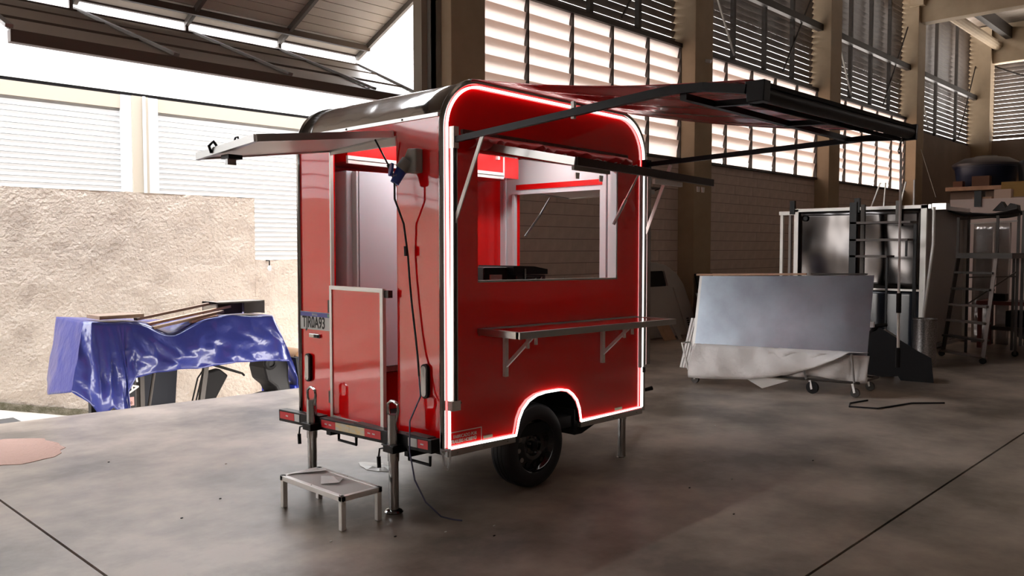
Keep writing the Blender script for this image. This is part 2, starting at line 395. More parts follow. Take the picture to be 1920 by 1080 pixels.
rwall(-8, 6.93, 2.47, 'rendered_wall'); rwall(6.93, 14, 1.45, 'low_rendered_wall')
mo = MB(); n = 80
for i in range(n):
    x = -2 + i*.09; x2 = x+.09; h1 = .10+.05*noise.noise(Vector((x*4, 0, 2))); h2 = .10+.05*noise.noise(Vector((x2*4, 0, 2)))
    mo.quad((x, 12.44, gz(x)-.02), (x2, 12.44, gz(x2)-.02), (x2, 12.47, gz(x2)+h2), (x, 12.47, gz(x)+h1))
mo.build('mossy_foot', MOSS, yw)['kind'] = 'stuff'
wlamp = thing('light_bulb', 'bare white bulb hanging on the low rendered wall', 'bulb', (7.0, 12.42, 1.35))
MB().tube([(7.13, 12.50, 1.44), (7.13, 12.4, 1.44), (7.13, 12.4, 1.36)], .012, 6).build('holder', BLACK, wlamp)
MB().lathe((7.13, 12.4, 1.36), (0, 0, -1), [(.014, 0), (.03, .03), (.034, .06), (.02, .09), (.001, .095)], 12).build('bulb', WHITE, wlamp, smooth=True)
# white industrial building
bd = thing('industrial_building', 'white building with two roller shutters behind the rendered wall', 'building', (6, 16, 0))
MB().box(-16, 22, 16.12, 20, -1.4, 9.5).build('wall', WHITEB, bd)
for k in range(12): MB().box(-16, 22, 15.98, 16.12, 4.56+k*.40, 4.95+k*.40).build('cladding_panel', WHITEB, bd)
MB().box(-16, 22, 16.0, 16.3, 4.50, 4.56).build('fascia_gap', BLACK, bd)
def shutter(x0, x1, z0, z1):
    s_ = MB().box(x0, x1, 16.06, 16.1, z0, z1).build('roller_shutter', SHUT, bd)
    n = int((z1-.16-z0)/.1); first = None
    for k in range(n):
        z = z0 + .1*k
        if first is None:
            b = MB(); b.quad((x0, 16.02, z+.004), (x1, 16.02, z+.004), (x1, 16.035, z+.05), (x0, 16.035, z+.05)); b.quad((x0, 16.035, z+.05), (x1, 16.035, z+.05), (x1, 16.02, z+.096), (x0, 16.02, z+.096)); b.quad((x0, 16.02, z+.096), (x1, 16.02, z+.096), (x1, 16.055, z+.1), (x0, 16.055, z+.1))
            first = b.build('slat', SHUT, s_)
        else:
            o = first.copy(); sc.collection.objects.link(o); o.parent = s_; o.location = (0, 0, .1*k); WL[o.name] = WL[first.name]
    MB().box(x0, x1, 15.99, 16.06, z1-.15, z1+.1).build('shutter_hood', CREAM, s_)
MB().box(-9.1, -.9, 16.08, 16.11, -1, 4.45).build('dark_backing', STEELD, bd)
for k in range(15):
    for j in range(7): MB().box(-9+1.15*j+.03, -9+1.15*(j+1)-.03, 16.03, 16.06, -.9+.35*k, -.9+.35*k+.31).build('sectional_panel', SHUT, bd)
shutter(.2, 6.17, .4, 4.4); shutter(6.86, 12.8, .4, 4.4)
MB().box(6.17, 6.36, 15.97, 16.1, -1, 4.5).build('shutter_guide', SHUT, bd); MB().box(6.66, 6.86, 15.97, 16.1, -1, 4.5).build('shutter_guide', SHUT, bd)
MB().box(6.36, 6.66, 15.93, 16.1, -1, 4.5).build('pilaster', CREAM, bd)
MB().tube([(6.57, 15.9, -1), (6.57, 15.9, 4.5)], .03, 8).build('downpipe', SHUT, bd)
# canopy over the gate opening: upper clad slope and lower ribbed gate leaf
cp = thing('sloping_canopy', 'pale clad canopy sloping outward above the bright strip of light', 'canopy', (5, 9.9, 4.6))
R1 = [2.25-1.35*k for k in range(4, 0, -1)] + [2.25, 3.6, 4.95, 6.30, 7.64]
def p1(s): return (10.62 - 2.55*s, 4.60 + 1.14*s)   # y, z
NS = 17; x0, x1 = -3.4, 7.66
nn = Vector((0, 1.14, 2.55)).normalized()
for k in range(NS):
    (ya, za), (yb, zb) = p1((k+.02)/NS), p1((k+.96)/NS); b = MB()
    o = Vector((0, nn.y*.012, nn.z*.012))
    pts = [Vector((x0, ya, za)), Vector((x1, ya, za)), Vector((x1, yb, zb)), Vector((x0, yb, zb))]
    b.v += [tuple(p) for p in pts] + [tuple(p+o) for p in pts]
    b.f += [(0,3,2,1),(4,5,6,7),(0,1,5,4),(1,2,6,5),(2,3,7,6),(3,0,4,7)]
    b.build('cladding_strip', CANP, cp)
b = MB(); (ya, za), (yb, zb) = p1(0), p1(1); b.quad((x0, ya, za+.03), (x1, ya, za+.03), (x1, yb, zb+.03), (x0, yb, zb+.03)); b.build('cladding_backing', CANB, cp)
for x in R1:
    (ya, za), (yb, zb) = p1(0), p1(1)
    MB().bar((x, ya, za-.04), (x, yb, zb-.04), .05, .08).build('rafter', CANR, cp)
MB().box(x0, x1, 10.60, 10.66, 4.585, 4.67).build('edge_beam', CANB, cp)
MB().box(x0, x1, 10.30, 10.36, 4.62, 4.70).build('purlin', CANB, cp)
gt = thing('raised_gate', 'ribbed dark steel gate leaf tilted open under the canopy', 'gate', (5, 9, 3.6))
def p2(s): return (8.92 + 1.66*s, 3.70 + .74*s)
b = MB(); NR = 44
for k in range(NR):
    (ya, za), (yb, zb) = p2(k/NR), p2((k+1)/NR); o1 = .022 if k % 2 else 0; o2 = 0 if k % 2 else .022
    b.quad((2.44, ya, za+o1), (7.64, ya, za+o1), (7.64, yb, zb+o2), (2.44, yb, zb+o2))
b.build('ribbed_sheet', mat('gate_sheet', (.50, .47, .44), .4, .4), gt, solid=.003)
MB().box(2.44, 7.64, 8.89, 8.99, 3.60, 3.72).build('bottom_beam', CANB, gt, bevel=.004)
for s_ in (.34, .68, .97):
    y, z = p2(s_); MB().box(2.44, 7.64, y-.03, y+.03, z-.03, z+.028).build('cross_beam', CANB, gt)
for x in (2.44, 3.80, 5.20, 6.45, 7.62):
    (ya, za), (yb, zb) = p2(0), p2(1.0)
    MB().bar((x+.25 if 3 < x < 7 else x, ya, za+.05), (x-.2 if 3 < x < 7 else x, yb, zb+.03), .07, .035).build('gate_rafter', CANR, gt)
for x in (3.55, 4.95, 6.3): MB().box(x-.02, x+.02, 10.58, 10.62, 4.42, 4.60).build('hanger', CANB, gt)
# ------------------------------------------------------------------ THE TRAILER  (local a: rear->front, b: service side->far side)
T0, S0 = 3.307, 3.75
def tl(p): return (T0+p[0], S0+p[1], p[2]-.013*p[0])
def TB(): return MB(tl)
tr = thing('food_trailer', 'glossy red food trailer with light strip outline, open hatches and one black wheel', 'trailer', (T0, S0, 0))
L, W, ZB, ZT, RR = 2.10, 1.57, .405, 2.68, .31
def arc(cx, cz, r, a0, a1, n): return [(cx+r*math.cos(math.radians(a0+(a1-a0)*i/n)), cz+r*math.sin(math.radians(a0+(a1-a0)*i/n))) for i in range(n+1)]
arch = [(1.32, ZB), (1.30, .50), (1.27, .565), (1.225, .61), (1.17, .645), (1.09, .66), (.93, .66), (.84, .65), (.76, .62), (.70, .57), (.665, .51), (.635, ZB)]
def outline(ins, arch_in=0):
    r = RR-ins
    o = [(ins, ZB+ins)] + [(a, z) for a, z in arc(RR, ZT-RR, r, 180, 90, 10)] + arc(L-RR, ZT-RR, r, 90, 0, 10) + [(L-ins, ZB+ins)]
    if arch_in is None: return o
    ar = [(a + (ins if a > 1.15 else (-ins if a < .8 else 0))*1.0, z + (ins if z > ZB else ins)) for a, z in arch]
    return o + ar
side_mp = lambda b0: (lambda u, v, d: (u, b0+d, v))
TB().plate([outline(0), [(.30, 1.445), (1.755, 1.445), (1.755, 2.25), (.30, 2.25)]], side_mp(0), 0, .035).build('side_panel', RED, tr)
TB().plate([outline(0), [(.30, 1.445), (1.755, 1.445), (1.755, 2.25), (.30, 2.25)]], side_mp(.0352), 0, .003).build('side_lining', REDIN, tr)
TB().plate([outline(0)], side_mp(W-.035), 0, .035).build('far_side_panel', REDIN, tr)
rear_mp = lambda a0: (lambda u, v, d: (a0+d, u, v))
TB().plate([[(.004, ZB), (W, ZB), (W, 2.457), (.004, 2.457)], [(.43, .45), (1.165, .45), (1.165, 2.36), (.43, 2.36)]], rear_mp(0), .0005, .035).build('rear_panel', RED, tr)
TB().plate([[(.035, ZB), (W-.035, ZB), (W-.035, 2.457), (.035, 2.457)], [(.37, 1.39), (1.33, 1.39), (1.33, 2.15), (.37, 2.15)]], rear_mp(L-.04), 0, .004).build('front_lining', WHITE, tr)
TB().plate([[(.004, ZB), (W, ZB), (W, 2.457), (.004, 2.457)], [(.37, 1.39), (1.33, 1.39), (1.33, 2.15), (.37, 2.15)]], rear_mp(L-.035), 0, .035).build('front_panel', RED, tr)
TB().box(.035, L-.04, .04, W-.035, ZB-.03, .455).build('floor_plate', BLACKM, tr)
TB().box(.14, L-.14, .04, W-.035, 2.60, 2.62).build('inner_ceiling', REDIN, tr)
# roof sheet with rounded edges
b = TB(); prof = [(0.012, 2.457)] + [(a, z) for a, z in arc(RR, ZT-RR, RR+.006, 163, 90, 12)] + arc(L-RR, ZT-RR, RR+.006, 88, 10, 10)
b.grid(lambda u, v: (prof[round(u*(len(prof)-1))][0], .004+(W-.004)*v, prof[round(u*(len(prof)-1))][1]), len(prof)-1, 8)
b.build('roof_sheet', ROOFM, tr, smooth=True, solid=.004)
TB().box(-.012, .002, .02, W-.01, 2.44, 2.462).build('rear_drip_rail', ALU, tr)
for k, bb in enumerate((.35, .95)): TB().box(-.016, -.008, bb, bb+.012, 2.444, 2.456).build('rivet', STEELD, tr)
# edge profiles (chrome) and light strip
def path3(pts, b0): return [(a, b0, z) for a, z in pts]
def edge(ins): return [(ins, ZB-.01)] + arc(RR, ZT-RR, RR-ins, 180, 90, 14) + arc(L-RR, ZT-RR, RR-ins, 90, 0, 14) + [(L-ins, ZB-.01)]
TB().tube(path3(edge(-.004), -.004), .017, 8).build('edge_profile', CHROME, tr, smooth=True)
TB().tube(path3(edge(-.004), W), .016, 8).build('edge_profile', CHROME, tr, smooth=True)
TB().tube(path3([(.045, ZB+.02)] + edge(.03)[1:-1] + [(L-.03, ZB+.02)] + [(a+(.012 if a > 1.1 else -.012)*0, z+.012) for a, z in arch] + [(.045, ZB+.02)], -.014), .0085, 6).build('light_strip', LED, tr, smooth=True)
TB().tube([(.045, -.014, ZB+.02), (.04, -.02, .34), (.02, -.02, .30), (-.005, -.02, .33), (-.012, -.015, .40), (-.03, -.008, .425), (.03, -.025, .42)], .008, 6).build('light_strip_tail', WHITE, tr, smooth=True)
for (p, q) in ((.03, .635), (1.32, 2.09)):
    TB().box(p, q, -.010, .02, ZB-.035, ZB+.006).build('bottom_trim', ALU, tr)
    for k in range(3): TB().box(p+.08+k*(q-p-.16)/2, p+.088+k*(q-p-.16)/2, -.013, -.009, ZB-.02, ZB-.012).build('rivet', CHROME, tr)
TB().box(.345, .425, -.004, 0, .437, .456).build('side_reflector', mat('reflector_dim', (.45, .40, .28), .4), tr)
TB().box(1.74, 1.83, -.004, 0, .437, .456).build('side_reflector', MATS['reflector_dim'], tr)
# wheel housing
b = TB(); ar = arch
for i in range(len(ar)-1):
    b.quad((ar[i][0], .002, ar[i][1]), (ar[i+1][0], .002, ar[i+1][1]), (ar[i+1][0], .30, ar[i+1][1]), (ar[i][0], .30, ar[i][1]))
b.plate([[(a, z) for a, z in ar]], side_mp(.30), 0, .004)
b.build('wheel_housing', BLACKM, tr, solid=.004)
TB().plate([[(1.29, ZB+.01), (1.30, .315), (1.37, .315), (1.66, ZB)]], side_mp(.02), 0, .02).build('mud_bracket', BLACKM, tr)
TB().box(1.285, 1.292, .02, .24, .315, .5).build('mud_flap', BLACKM, tr)
# chassis
for bb in (.32, 1.2): TB().box(0, 2.15, bb, bb+.05, .32, .395).build('chassis_rail', BLACK, tr)
TB().tube([(.90, .2, .29), (.90, 1.4, .29)], .03, 10).build('axle', BLACK, tr, smooth=True)
TB().bar((2.1, .35, .36), (3.0, .80, .36), .05, .07).bar((2.1, 1.22, .36), (3.0, .80, .36), .05, .07).build('drawbar', BLACK, tr)
TB().box(2.12, 2.17, .06, .12, .70, .76).build('front_corner_stop', BLACK, tr)
TB().tube([(2.12, .16, .50), (2.16, .05, .535), (2.24, -.0, .555)], [.006, .012, .018], 8).build('jack_crank', BLACK, tr, smooth=True)
# wheel
wh = TB(); cx, cz = .875, .302
b = TB(); b.lathe((cx, .02, cz), (0, 1, 0), [(.186, 0), (.196, -.004), (.245, -.008), (.275, .002), (.288, .022), (.291, .05), (.287, .052), (.287, .058), (.291, .06), (.292, .085), (.288, .087), (.288, .093), (.292, .095), (.291, .12), (.287, .122), (.287, .128), (.290, .13), (.286, .155), (.27, .17), (.2, .17)], 56)
b.build('tyre', RUBBER, tr, smooth=True)
rim = TB().lathe((cx, .02, cz), (0, 1, 0), [(.188, 0), (.182, .003), (.176, .018), (.165, .03), (.160, .045), (.125, .035), (.10, .022), (.075, .028), (.062, .05), (.04, .045), (.001, .045)], 48).build('wheel_rim', mat('gloss_black_rim', (.008, .008, .009), .12, coat=.5), tr, smooth=True)
for k in range(12):
    t = math.radians(30*k+8); c = (cx+.142*math.cos(t), .052, cz+.142*math.sin(t))
    TB().lathe((c[0], .0535, c[2]), (0, -1, 0), [(.001, .002), (.013, .002), (.0155, .004), (.017, 0)], 14).build('vent_hole', mat('floor_glimpse', (.20, .18, .16), .8) if k in (5, 6, 7) else BLACKM, rim)
for k in range(5):
    t = math.radians(72*k+15); TB().lathe((cx+.052*math.cos(t), .055, cz+.052*math.sin(t)), (0, -1, 0), [(.009, 0), (.009, .022), (.001, .024)], 6).build('wheel_bolt', STEELD, rim)
TB().lathe((cx, .06, cz), (0, -1, 0), [(.03, 0), (.03, .03), (.02, .036), (.001, .036)], 16).build('hub_cap', BLACK, rim, smooth=True)
# window frame and inner bits
def frame(u0, u1, v0, v1, w_, mp, d0, d1, b): 
    return b.plate([[(u0, v0), (u1, v0), (u1, v1), (u0, v1)], [(u0+w_, v0+w_), (u1-w_, v0+w_), (u1-w_, v1-w_), (u0+w_, v1-w_)]], mp, d0, d1)
TB().box(.30, 1.755, -.004, .045, 1.437, 1.449).build('window_sill', ALU, tr)
TB().box(1.742, 1.757, -.003, .05, 1.445, 2.25).build('window_jamb', WHITE, tr)
frame(.345, 1.355, 1.365, 2.175, .028, rear_mp(L-.075), 0, .035, TB()).build('front_window_frame', WHITE, tr)
TB().box(L-.05, L-.044, .37, 1.33, 2.19, 2.235).build('window_cover_strip', REDIN, tr)
TB().box(L-.09, L-.045, .10, .28, 1.4, 2.5).build('white_post', WHITE, tr)
TB().box(L-.09, L-.045, .30, .335, 1.38, 2.3).build('slim_post', WHITE, tr)
TB().box(L-.06, L-.045, 1.45, 1.475, .8, 2.3).build('slim_post', WHITE, tr)
# front hatch (open) seen through the front opening
fh = [(2.11, 1.33, 2.20), (2.11, .37, 2.20), (2.78, .37, 2.17), (2.78, 1.33, 2.17)]
FH = TB().poly(fh).build('front_hatch', ALUW, tr, solid=.02)
for i in range(4): TB().bar(fh[i], fh[(i+1) % 4], .03, .035).build('hatch_frame', ALU, FH)
TB().box(2.72, 2.77, .78, .90, 2.11, 2.15).build('hatch_latch', CHROME, FH)
TB().tube([(2.13, 1.29, 1.78), (2.35, 1.31, 1.98), (2.50, 1.32, 2.15)], [.010, .009, .005], 8).build('gas_strut', CHROME, FH)
TB().tube([(2.13, .40, 1.78), (2.35, .38, 1.98), (2.50, .38, 2.15)], [.010, .009, .005], 8).build('gas_strut', CHROME, FH)
# overhead cabinet (inside)
cb = TB().box(.11, 1.86, 1.12, 1.53, 2.26, 2.595).build('overhead_cabinet', REDIN, tr)
TB().box(.10, .88, 1.105, 1.12, 2.30, 2.59).build('cabinet_door', REDIN, cb)
TB().box(.89, 1.66, 1.105, 1.12, 2.30, 2.59).build('cabinet_door', REDIN, cb)
TB().box(.10, 1.66, 1.098, 1.122, 2.245, 2.298).build('cabinet_rail', ALUW, cb)
TB().box(.10, 1.66, 1.094, 1.10, 2.268, 2.273).build('cabinet_rail_groove', STEELD, cb)
TB().box(1.655, 1.67, 1.10, 1.122, 2.26, 2.59).build('cabinet_edge', ALUW, cb)
TB().box(1.57, 1.595, 1.08, 1.105, 2.40, 2.55).build('cabinet_handle', ALUW, cb)
TB().box(.2, 1.9, .62, .68, 2.58, 2.60).build('ceiling_light', LAMP, tr)
# low worktop along the window side and plinth below the fridge
wt = TB().box(.75, 1.95, .05, .62, 1.36, 1.40).build('worktop', CHROME, tr)
TB().box(.77, 1.93, .07, .60, .68, 1.36).build('worktop_cabinet', REDIN, tr)
TB().box(.06, 1.30, 1.12, 1.53, .46, .735).build('fridge_plinth', REDIN, tr)
# half door (lower) on its hinges
ha = math.radians(3.2)
def dp(s, o=0): return (-math.sin(ha)*s - o - .012, 1.150 - math.cos(ha)*s)   # s from hinge, o outward
DW = .655
hd = TB()
def dpm(u, v, d): q = dp(u, d); return (q[0], q[1], v)
hd.plate([[(.02, .47), (DW-.02, .47), (DW-.02, 1.37), (.02, 1.37)]], dpm, 0, .012); HD = hd.build('half_door', RED, tr)
fr = TB().plate([[(0, .45), (DW, .45), (DW, 1.388), (0, 1.388)], [(.028, .482), (DW-.034, .482), (DW-.034, 1.362), (.028, 1.362)]], dpm, -.006, .02)
fr.build('door_frame', ALUW, HD)
for z in (.56, 1.20): TB().box(-.022, -.004, 1.145, 1.185, z, z+.085).build('hinge', STEELD, HD)
q = dp(DW+.01, 0); TB().box(q[0]-.005, q[0]+.03, q[1]-.03, q[1]+.012, 1.33, 1.378).build('door_catch', STEELD, HD)
# opening jambs
TB().box(-.006, .02, 1.160, 1.172, .45, 2.34).build('opening_jamb', ALUW, tr)
TB().box(.0, .035, .424, .432, .45, 2.36).build('opening_jamb', REDIN, tr)
# rear top hatch, raised
o = [(-.010, .458, 2.372), (-.010, 1.160, 2.335), (-.96, 1.160, 2.196), (-.96, .458, 2.245)]
RH = TB().poly(o).build('rear_hatch', ALUW, tr, solid=.022)
for i in range(4): TB().bar(o[i], o[(i+1) % 4], .026, .042).build('hatch_frame', ALU, RH)
TB().box(-.93, -.84, .83, .92, 2.165, 2.19).build('lock_plate', BLACK, RH)
TB().box(-.925, -.87, .85, .88, 2.13, 2.17).build('lock_body', CHROME, RH)
TB().tube([(-.975, .95, 2.20), (-.99, .95, 2.24), (-.975, .92, 2.265), (-.96, .89, 2.22)], .009, 8).build('hasp', BLACK, RH)
TB().tube([(-.90, .82, 2.25), (-.90, .80, 2.285), (-.90, .77, 2.285), (-.90, .75, 2.25)], .006, 8).build('hasp', BLACK, RH)
TB().tube([(-.10, .52, 2.335), (-.03, .47, 2.17)], .006, 8).tube([(-.035, .472, 2.18), (.04, .435, 2.0)], .012, 8).build('gas_strut', BLACK, RH)
TB().box(.0, .02, .44, 1.16, 2.30, 2.36).build('hatch_lintel', ALUW, tr)
# service hatch on the side, raised
o = [(.30, -.03, 2.290), (1.78, -.03, 2.285), (1.755, -.805, 2.118), (.29, -.801, 2.137)]
SH = TB().poly(o).build('service_hatch', ALUW, tr, solid=.022)
for i in range(4): TB().bar(o[i], o[(i+1) % 4], .026, .045).build('hatch_frame', ALU if i in (0, 3) else STEELD, SH)
for (a, bb) in ((.38, -.74), (.60, -.74), (1.62, -.78), (1.68, -.78)):
    TB().plate([[(a-.014, 2.05), (a+.014, 2.05), (a+.018, 2.085), (a-.018, 2.085)]], side_mp(bb), 0, .006).build('hatch_latch', ALUW, SH)
TB().box(.36, .70, -.73, -.71, 2.10, 2.125).build('lock_bar', PLASTG, SH); TB().box(1.10, 1.42, -.78, -.76, 2.07, 2.10).build('lock_bar', ALUW, SH)
TB().tube([(1.70, -.24, 2.22), (1.70, -.02, 1.87)], .007, 8).tube([(1.70, -.12, 2.03), (1.70, -.01, 1.85)], .012, 8).build('gas_strut', ALU, SH)
RLp = TB().box(.149, 1.853, -.028, -.006, 2.347, 2.375).build('canvas_rail', mat('brown_rail', (.12, .07, .06), .5, .3), tr)
for k in range(7): TB().box(.2+k*.26, .208+k*.26, -.032, -.027, 2.358, 2.366).build('rivet', CHROME, RLp)
b = TB(); rr_ = random.Random(3)
def cl(u, v):
    a = .17 + 1.66*u; wv = .018*math.sin(u*61)+.013*math.sin(u*37+v*4)
    return (a - .02*v, -.03 - .10*math.sin(v*math.pi*.8)*(1+.4*math.sin(u*23)) - wv*v, 2.352 - .055*v - .028*abs(math.sin(u*44+v*2))*v + (.02 if u < .1 else 0)*-v)
b.grid(cl, 110, 8); b.build('canvas_skirt', mat('red_canvas', (.55, .05, .05), .4), tr, smooth=True, solid=.002)
b = TB().tube([(a, -.13+.02*math.sin(a*31), 2.283+.008*math.sin(a*53)) for a in [.17+i*.0277 for i in range(61)]], .004, 5).build('canvas_hem', PAPER, tr)
# vertical awning rails on the side
TB().box(.052, .088, -.045, -.012, .69, 2.375).build('awning_rail', ALU, tr); TB().box(.064, .076, -.05, -.044, .69, 2.37).build('awning_rail_groove', STEELD, tr)
TB().box(.03, .10, -.055, -.012, .66, .72).build('rail_bracket', ALUW, tr); TB().tube([(.10, -.03, .70), (.125, -.03, .70)], .006, 8).build('rail_bolt', CHROME, tr)
TB().box(2.03, 2.05, -.03, -.010, .74, 2.30).build('awning_rail', WHITE, tr)
TB().box(2.07, 2.10, -.03, -.010, .70, .74).build('rail_bracket', STEELD, tr)
TB().box(2.11, 2.16, -.03, .02, .76, 2.28).build('corner_post', CHROME, tr)
TB().box(2.06, 2.13, -.05, -.01, 2.28, 2.36).build('arm_bracket', BLACK, tr); TB().box(.05, .09, -.055, -.012, 2.25, 2.38).build('arm_bracket', ALUW, tr)
# fold-down counter
o = [(.29, -.005), (1.80, -.005), (1.80, -.37), (.29, -.37)]
CT = TB().box(.31, 1.98, -.34, -.012, 1.128, 1.142).build('counter_shelf', RED, tr)
TB().box(.29, 2.0, -.372, -.338, 1.105, 1.146).build('counter_edge', ALU, CT); TB().box(.29, .325, -.36, -.01, 1.105, 1.146).build('counter_edge', ALU, CT)
TB().box(1.97, 2.0, -.36, -.01, 1.105, 1.146).build('counter_edge', ALU, CT); TB().box(.29, 2.0, -.02, -.004, 1.12, 1.148).build('counter_edge', ALU, CT)
for k, a in enumerate((.535, 1.567)):
    TB().box(a-.016, a+.016, -.026, -.004, .82, 1.11).build('shelf_bracket', ALUW, CT)
    TB().bar((a, -.02, .89), (a, -.25, 1.095), .016, .022).bar((a, -.21, 1.10), (a, -.21, 1.02), .014, .02).build('folding_stay', ALUW, CT)
    TB().box(a-.012, a+.012, -.30, -.03, 1.095, 1.108).build('stay_rail', ALUW, CT)
    TB().box(a-.006, a+.006, -.29, -.272, 1.05, 1.095).build('stay_stop', ALUW, CT)
# rear bumper
def bp(b_, z): return z + .028*(.8-b_)
b = TB(); b.bar((-.09, -.04, bp(-.04, .442)), (-.09, 1.68, bp(1.68, .442)), .07, .085); BU = b.build('rear_bumper', BLACK, tr, bevel=.004)
def strip(b0, b1, m): TB().bar((-.1265, b0, bp(b0, .447)), (-.1265, b1, bp(b1, .447)), .002, .052).build('reflective_strip', m, BU)
strip(-.01, .085, REFR); strip(.09, .175, GREYL); strip(.45, .62, REFR); strip(.622, .79, YEL); strip(.792, .95, YEL); strip(.952, 1.12, REFR); strip(1.47, 1.66, REFR); strip(1.40, 1.465, GREYL)
for b0 in (.03, .51, .56, 1.0, 1.05, 1.55): TB().bar((-.128, b0, bp(b0, .447)), (-.128, b0+.028, bp(b0, .447)), .001, .008).build('strip_print', WHITE, BU)
for b0 in (.95, .20):
    TB().tube([(-.10, b0, .40), (-.10, b0, .345), (-.10, b0-.2, .345), (-.10, b0-.2, .40)], .010, 6).build('step_loop', BLACK, BU)
for q in ((.45, .75, .488), (.0, .2, .506), (1.15, 1.35, .476)): TB().box(-.12, -.055, q[0], q[1], q[2], q[2]+.006).build('bumper_tread', STEELD, BU)
# stabiliser jacks
def jack(a, b_, top, handle=True):
    J = TB().tube([(a, b_, .02), (a, b_, .33)], .031, 20).tube([(a, b_, .33), (a, b_, top)], .036, 20).build('stabiliser_leg', CHROME, tr, smooth=True)
    TB().lathe((a, b_, .0), (0, 0, 1), [(.001, .004), (.055, .004), (.06, .012), (.05, .022), (.03, .03)], 20).build('foot_plate', CHROME, J)
    if handle:
        TB().tube([(a, b_-.03, top-.04), (a, b_-.05, top+.03), (a, b_-.045, top+.065), (a, b_-.01, top+.08), (a, b_+.02, top+.08), (a, b_+.05, top+.06), (a, b_+.05, top+.02), (a, b_+.03, top-.04)], .010, 8).build('loop_handle', CHROME, J, smooth=True)
        TB().box(a-.045, a+.07, b_-.05, b_+.05, .385, .43).box(a-.05, a+.06, b_-.06, b_+.06, .425, .435).build('clamp', BLACK, J, bevel=.003)
        TB().tube([(a-.04, b_+.04, .41), (a-.05, b_+.075, .40), (a-.05, b_+.085, .35)], .006, 6).tube([(a-.05, b_+.085, .35), (a-.05, b_+.08, .28)], .013, 8).build('clamp_lever', BLACK, J)
    return J
jack(-.15, .29, .62); jack(-.15, 1.20, .60); jack(1.97, .10, .36, False)
# number plate, latch, lamps, sticker
PL = TB().plate([[(1.165, 1.066), (1.558, 1.060), (1.558, 1.190), (1.165, 1.192)]], rear_mp(-.010), 0, .006).build('number_plate', GREYL, tr)
TB().plate([[(1.170, 1.158), (1.553, 1.156), (1.553, 1.187), (1.170, 1.189)]], rear_mp(-.0115), 0, .001).build('plate_band', BLUEL, PL)
text_mesh('plate_text', 'TJR0A93', .115, BLACK, tl((-.0112, 1.528, 1.077)), (0, -1, 0), (0, 0, 1), PL, sx=.70, bold=.002)
text_mesh('plate_country', 'BRASIL', .024, WHITE, tl((-.0125, 1.40, 1.164)), (0, -1, 0), (0, 0, 1), PL)
TB().box(-.0128, -.0118, 1.178, 1.205, 1.162, 1.184).build('plate_flag', mat('flag_green', (.15, .3, .2), .5), PL)
LT = TB().box(-.016, 0, 1.31, 1.44, 1.004, 1.034).build('slam_latch', CHROME, tr, bevel=.005); TB().box(-.020, -.014, 1.32, 1.37, 1.008, 1.03).build('latch_button', BLACK, LT)
for (b_, z0, z1) in ((1.455, .68, .885), (.147, .72, .935)):
    def ov(k, r): return [(b_ + r*math.cos(t), zc + r*math.sin(t)) for zc, ts in ((z1-r-k, range(0, 181, 20)), (z0+r+k, range(180, 361, 20))) for t in [math.radians(x) for x in ts]]
    TLp = TB().plate([ov(0, .033)], rear_mp(-.022), 0, .022).build('tail_lamp', BLACK, tr, bevel=.004)
    TB().plate([ov(.012, .022)], rear_mp(-.028), 0, .008).build('lamp_lens', LENS, TLp)
SK = TB().plate([[(.052, .425), (.33, .425), (.33, .518), (.052, .518)], [(.052, .43), (.325, .43), (.325, .513), (.052, .513)]], side_mp(-.0016), 0, .001).build('maker_sticker', mat('sticker_cream', (.62, .52, .46), .5), tr)
STK = MATS['sticker_cream']
text_mesh('sticker_text', 'FABRICADO POR', .030, STK, tl((.087, -.002, .476)), (1, 0, -.013), (0, 0, 1), SK, sx=.86)
text_mesh('sticker_text', 'TRAILERS HOBBY\u00ae', .031, STK, tl((.062, -.002, .446)), (1, 0, -.013), (0, 0, 1), SK, sx=.84, bold=.0008)
# power inlet with plug and cable
PI = TB().plate([[(.17, 2.11), (.27, 2.11), (.29, 2.20), (.25, 2.26), (.17, 2.255)]], rear_mp(-.06), 0, .06).build('power_inlet', PLASTG, tr, bevel=.008)
TB().tube([(-.05, .255, 2.185), (-.085, .28, 2.13)], .040, 16).build('inlet_collar', PLASTG, PI, smooth=True)
TB().lathe((-.125, .325, 2.13), (-1, .5, .2), [(.001, -.006), (.042, -.006), (.042, .008), (.001, .010)], 24).build('inlet_lid', BLUEP, PI)
TB().tube([(-.075, .275, 2.145), (-.12, .30, 2.045)], [.036, .028], 16).build('plug', BLUEP, PI, smooth=True)
text_mesh('plug_label', '2P+T', .02, PLASTG, tl((-.135, .30, 2.08)), (0, -1, .1), (0, .1, 1), PI)
pts = [(-.12, .30, 2.05), (-.12, .30, 1.95), (-.05, .30, 1.80), (-.03, .285, 1.60), (-.03, .27, 1.45), (-.03, .25, 1.30), (-.03, .215, 1.10), (-.035, .19, .98), (-.05, .16, .86), (-.06, .135, .74), (-.15, .13, .60), (-.16, .12, .42), (-.155, .08, .25), (-.12, .02, .12), (-.05, -.04, .03), (.0, -.09, .012), (.035, -.135, .008)]
TB().tube(pts[:9], .0065, 8).build('cable', CORD, PI, smooth=True); TB().tube(pts[8:], .0050, 6).build('thin_cable', CORDB, PI, smooth=True)
TB().tube([(-.045, .288, 1.66), (-.045, .284, 1.60)], .013, 8).build('cable_coupling', CORD, PI)
